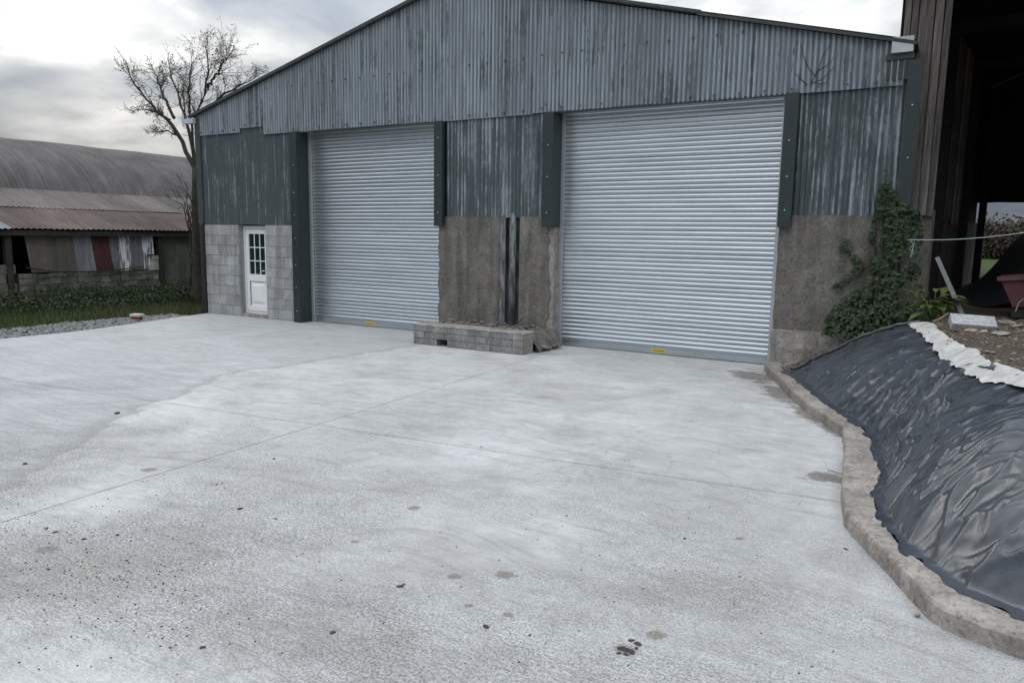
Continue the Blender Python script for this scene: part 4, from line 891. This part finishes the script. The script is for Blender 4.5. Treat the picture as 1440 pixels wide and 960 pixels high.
# broad-leaved plant
dk = empty('dock_plant', tuple(on_plane(1312, 442, -.9).xy) + (.93,)); tag(dk, 'light green broad leaved plant at the foot of the barn wall', 'plant')
random.seed(2); mb = MB(); stm = MB()
for i in range(46):
    a = random.uniform(0, 6.28); L = random.uniform(.14, .32); h_ = random.uniform(.10, .42); r_ = random.uniform(.03, .22); b_ = Vector((r_*math.cos(a), r_*math.sin(a), h_)); d_ = Vector((math.cos(a), math.sin(a), random.uniform(-.3, .5))).normalized(); s_ = d_.cross(Vector((0, 0, 1))).normalized()*L*.24
    m1, m2, tp_ = b_+d_*L*.35+Vector((0, 0, .03)), b_+d_*L*.7+Vector((0, 0, .01)), b_+d_*L-Vector((0, 0, .03)); mb.add([b_, m1+s_, m1-s_, m2+s_*.8, m2-s_*.8, tp_], [(0, 1, 2), (1, 3, 4, 2), (3, 5, 4)])
    stm.tube([Vector((0, 0, 0)), b_*.5+Vector((0, 0, .02)), b_], .004, 4)
mb.build('leaves', 'dock_leaf', dk); stm.build('stem', 'dock_leaf', dk)
# hedge trees beyond the field
def bush(px, py, Y, w_, h_, lab, nleaf=2600):
    p = on_plane(px, py, Y); z0 = float(p.z); b = empty('hedge_tree', (p.x, p.y, .9)); tag(b, lab, 'tree', None); mb = MB(); tips = []
    for _ in range(7): twigs(mb, Vector((random.gauss(0, .2), random.gauss(0, .2), 0)), Vector((random.gauss(0, .45), random.gauss(0, .45), 1)), h_*.75, .09, 2, tips, 4)
    mb.build('trunk', 'bark', b); sp_ = []
    cl = [Vector((random.gauss(0, w_*.35), random.gauss(0, w_*.3), h_*random.uniform(.15, .95))) for _ in range(40)]
    for _ in range(nleaf): c = random.choice(cl); sp_.append((c+rv(.38), rv()))
    leaf_cloud(sp_, 'crown', 'hedge_leaf', .22, b)['kind'] = 'stuff'
random.seed(44)
bush(1393, 355, 46, 2.6, 2.1, 'brown autumn hedge tree seen through the barn opening beside the barn wall'); bush(1432, 352, 44, 2.6, 2.3, 'brown autumn hedge tree behind the dark heap'); bush(1470, 350, 47, 2.6, 2.2, 'hedge tree mostly hidden by the dark heap')
bush(1350, 352, 47, 2.6, 2.0, 'hedge tree mostly hidden by the barn wall')

# ------------------------------------------------------------------ marks and litter on the yard
def yp(px, py): d = Fw + Rt*((px-720)/1040) + Up*((480-py)/1040); t = -CAM.z/d.z; return CAM + d*t
clods = [(882, 914, .024, 0), (874, 911, .018, 0), (889, 917, .017, 0), (880, 920, .014, 0), (870, 918, .012, 0), (895, 911, .012, 0), (897, 905, .02, 0), (888, 900, .015, 0), (963, 757, .016, 1), (1190, 772, .018, 1), (563, 824, .022, 1), (468, 889, .02, 1), (683, 881, .022, 1), (568, 821, .012, 1), (338, 715, .028, 1), (165, 581, .05, 1), (388, 729, .014, 1), (78, 748, .022, 1), (65, 743, .018, 1), (165, 752, .02, 1), (118, 758, .02, 1), (385, 645, .02, 1), (68, 800, .016, 1), (285, 910, .018, 1), (797, 725, .012, 1), (796, 725, .01, 1), (677, 628, .016, 1), (745, 893, .012, 1), (35, 652, .03, 1), (305, 681, .014, 1)]
for i, (a, b, s_, f_) in enumerate(clods):
    p = yp(a, b); v_, fa = stone_mesh('s', i+3, 1.4, .9, .26); o = MB().add(v_*s_*(.8 if f_ else 1), fa).build('mud_clod', 'mud', loc=(p.x, p.y, .12*s_), rot=(0, 0, i))
    tag(o, 'dark clod of mud on the pale concrete yard' if f_ else 'crumbled brown mud clod in the brown stain in front of the kerb end', 'clod', 'mud clods on the yard' if f_ else 'crumbled mud by the round stain')
random.seed(88); g_ = []
for _ in range(1500):
    if random.random() < .55: p = yp(random.gauss(150, 110), random.gauss(790, 60))
    else: p = yp(random.uniform(0, 1200), random.uniform(520, 950))
    if p.x > -.7 and p.y > -8: continue
    g_.append((p.x, p.y, .002, random.choice([.0015, .002, .002, .003, .004, .006])))
tag(many_stones(g_, 'grit', 'mud'), 'dark grit scattered over the concrete yard', None, None, 'stuff')
# leaves and twigs caught on the plastic / kerb
p = on_plane(1301, 862, -7.35); tag(MB().add(stone_mesh('s', 2)[0]*.02, stone_mesh('s', 2)[1]).build('pebble', 'pale_stone', loc=(.03, -7.42, .012)), 'white pebble lying against the kerb', 'pebble')
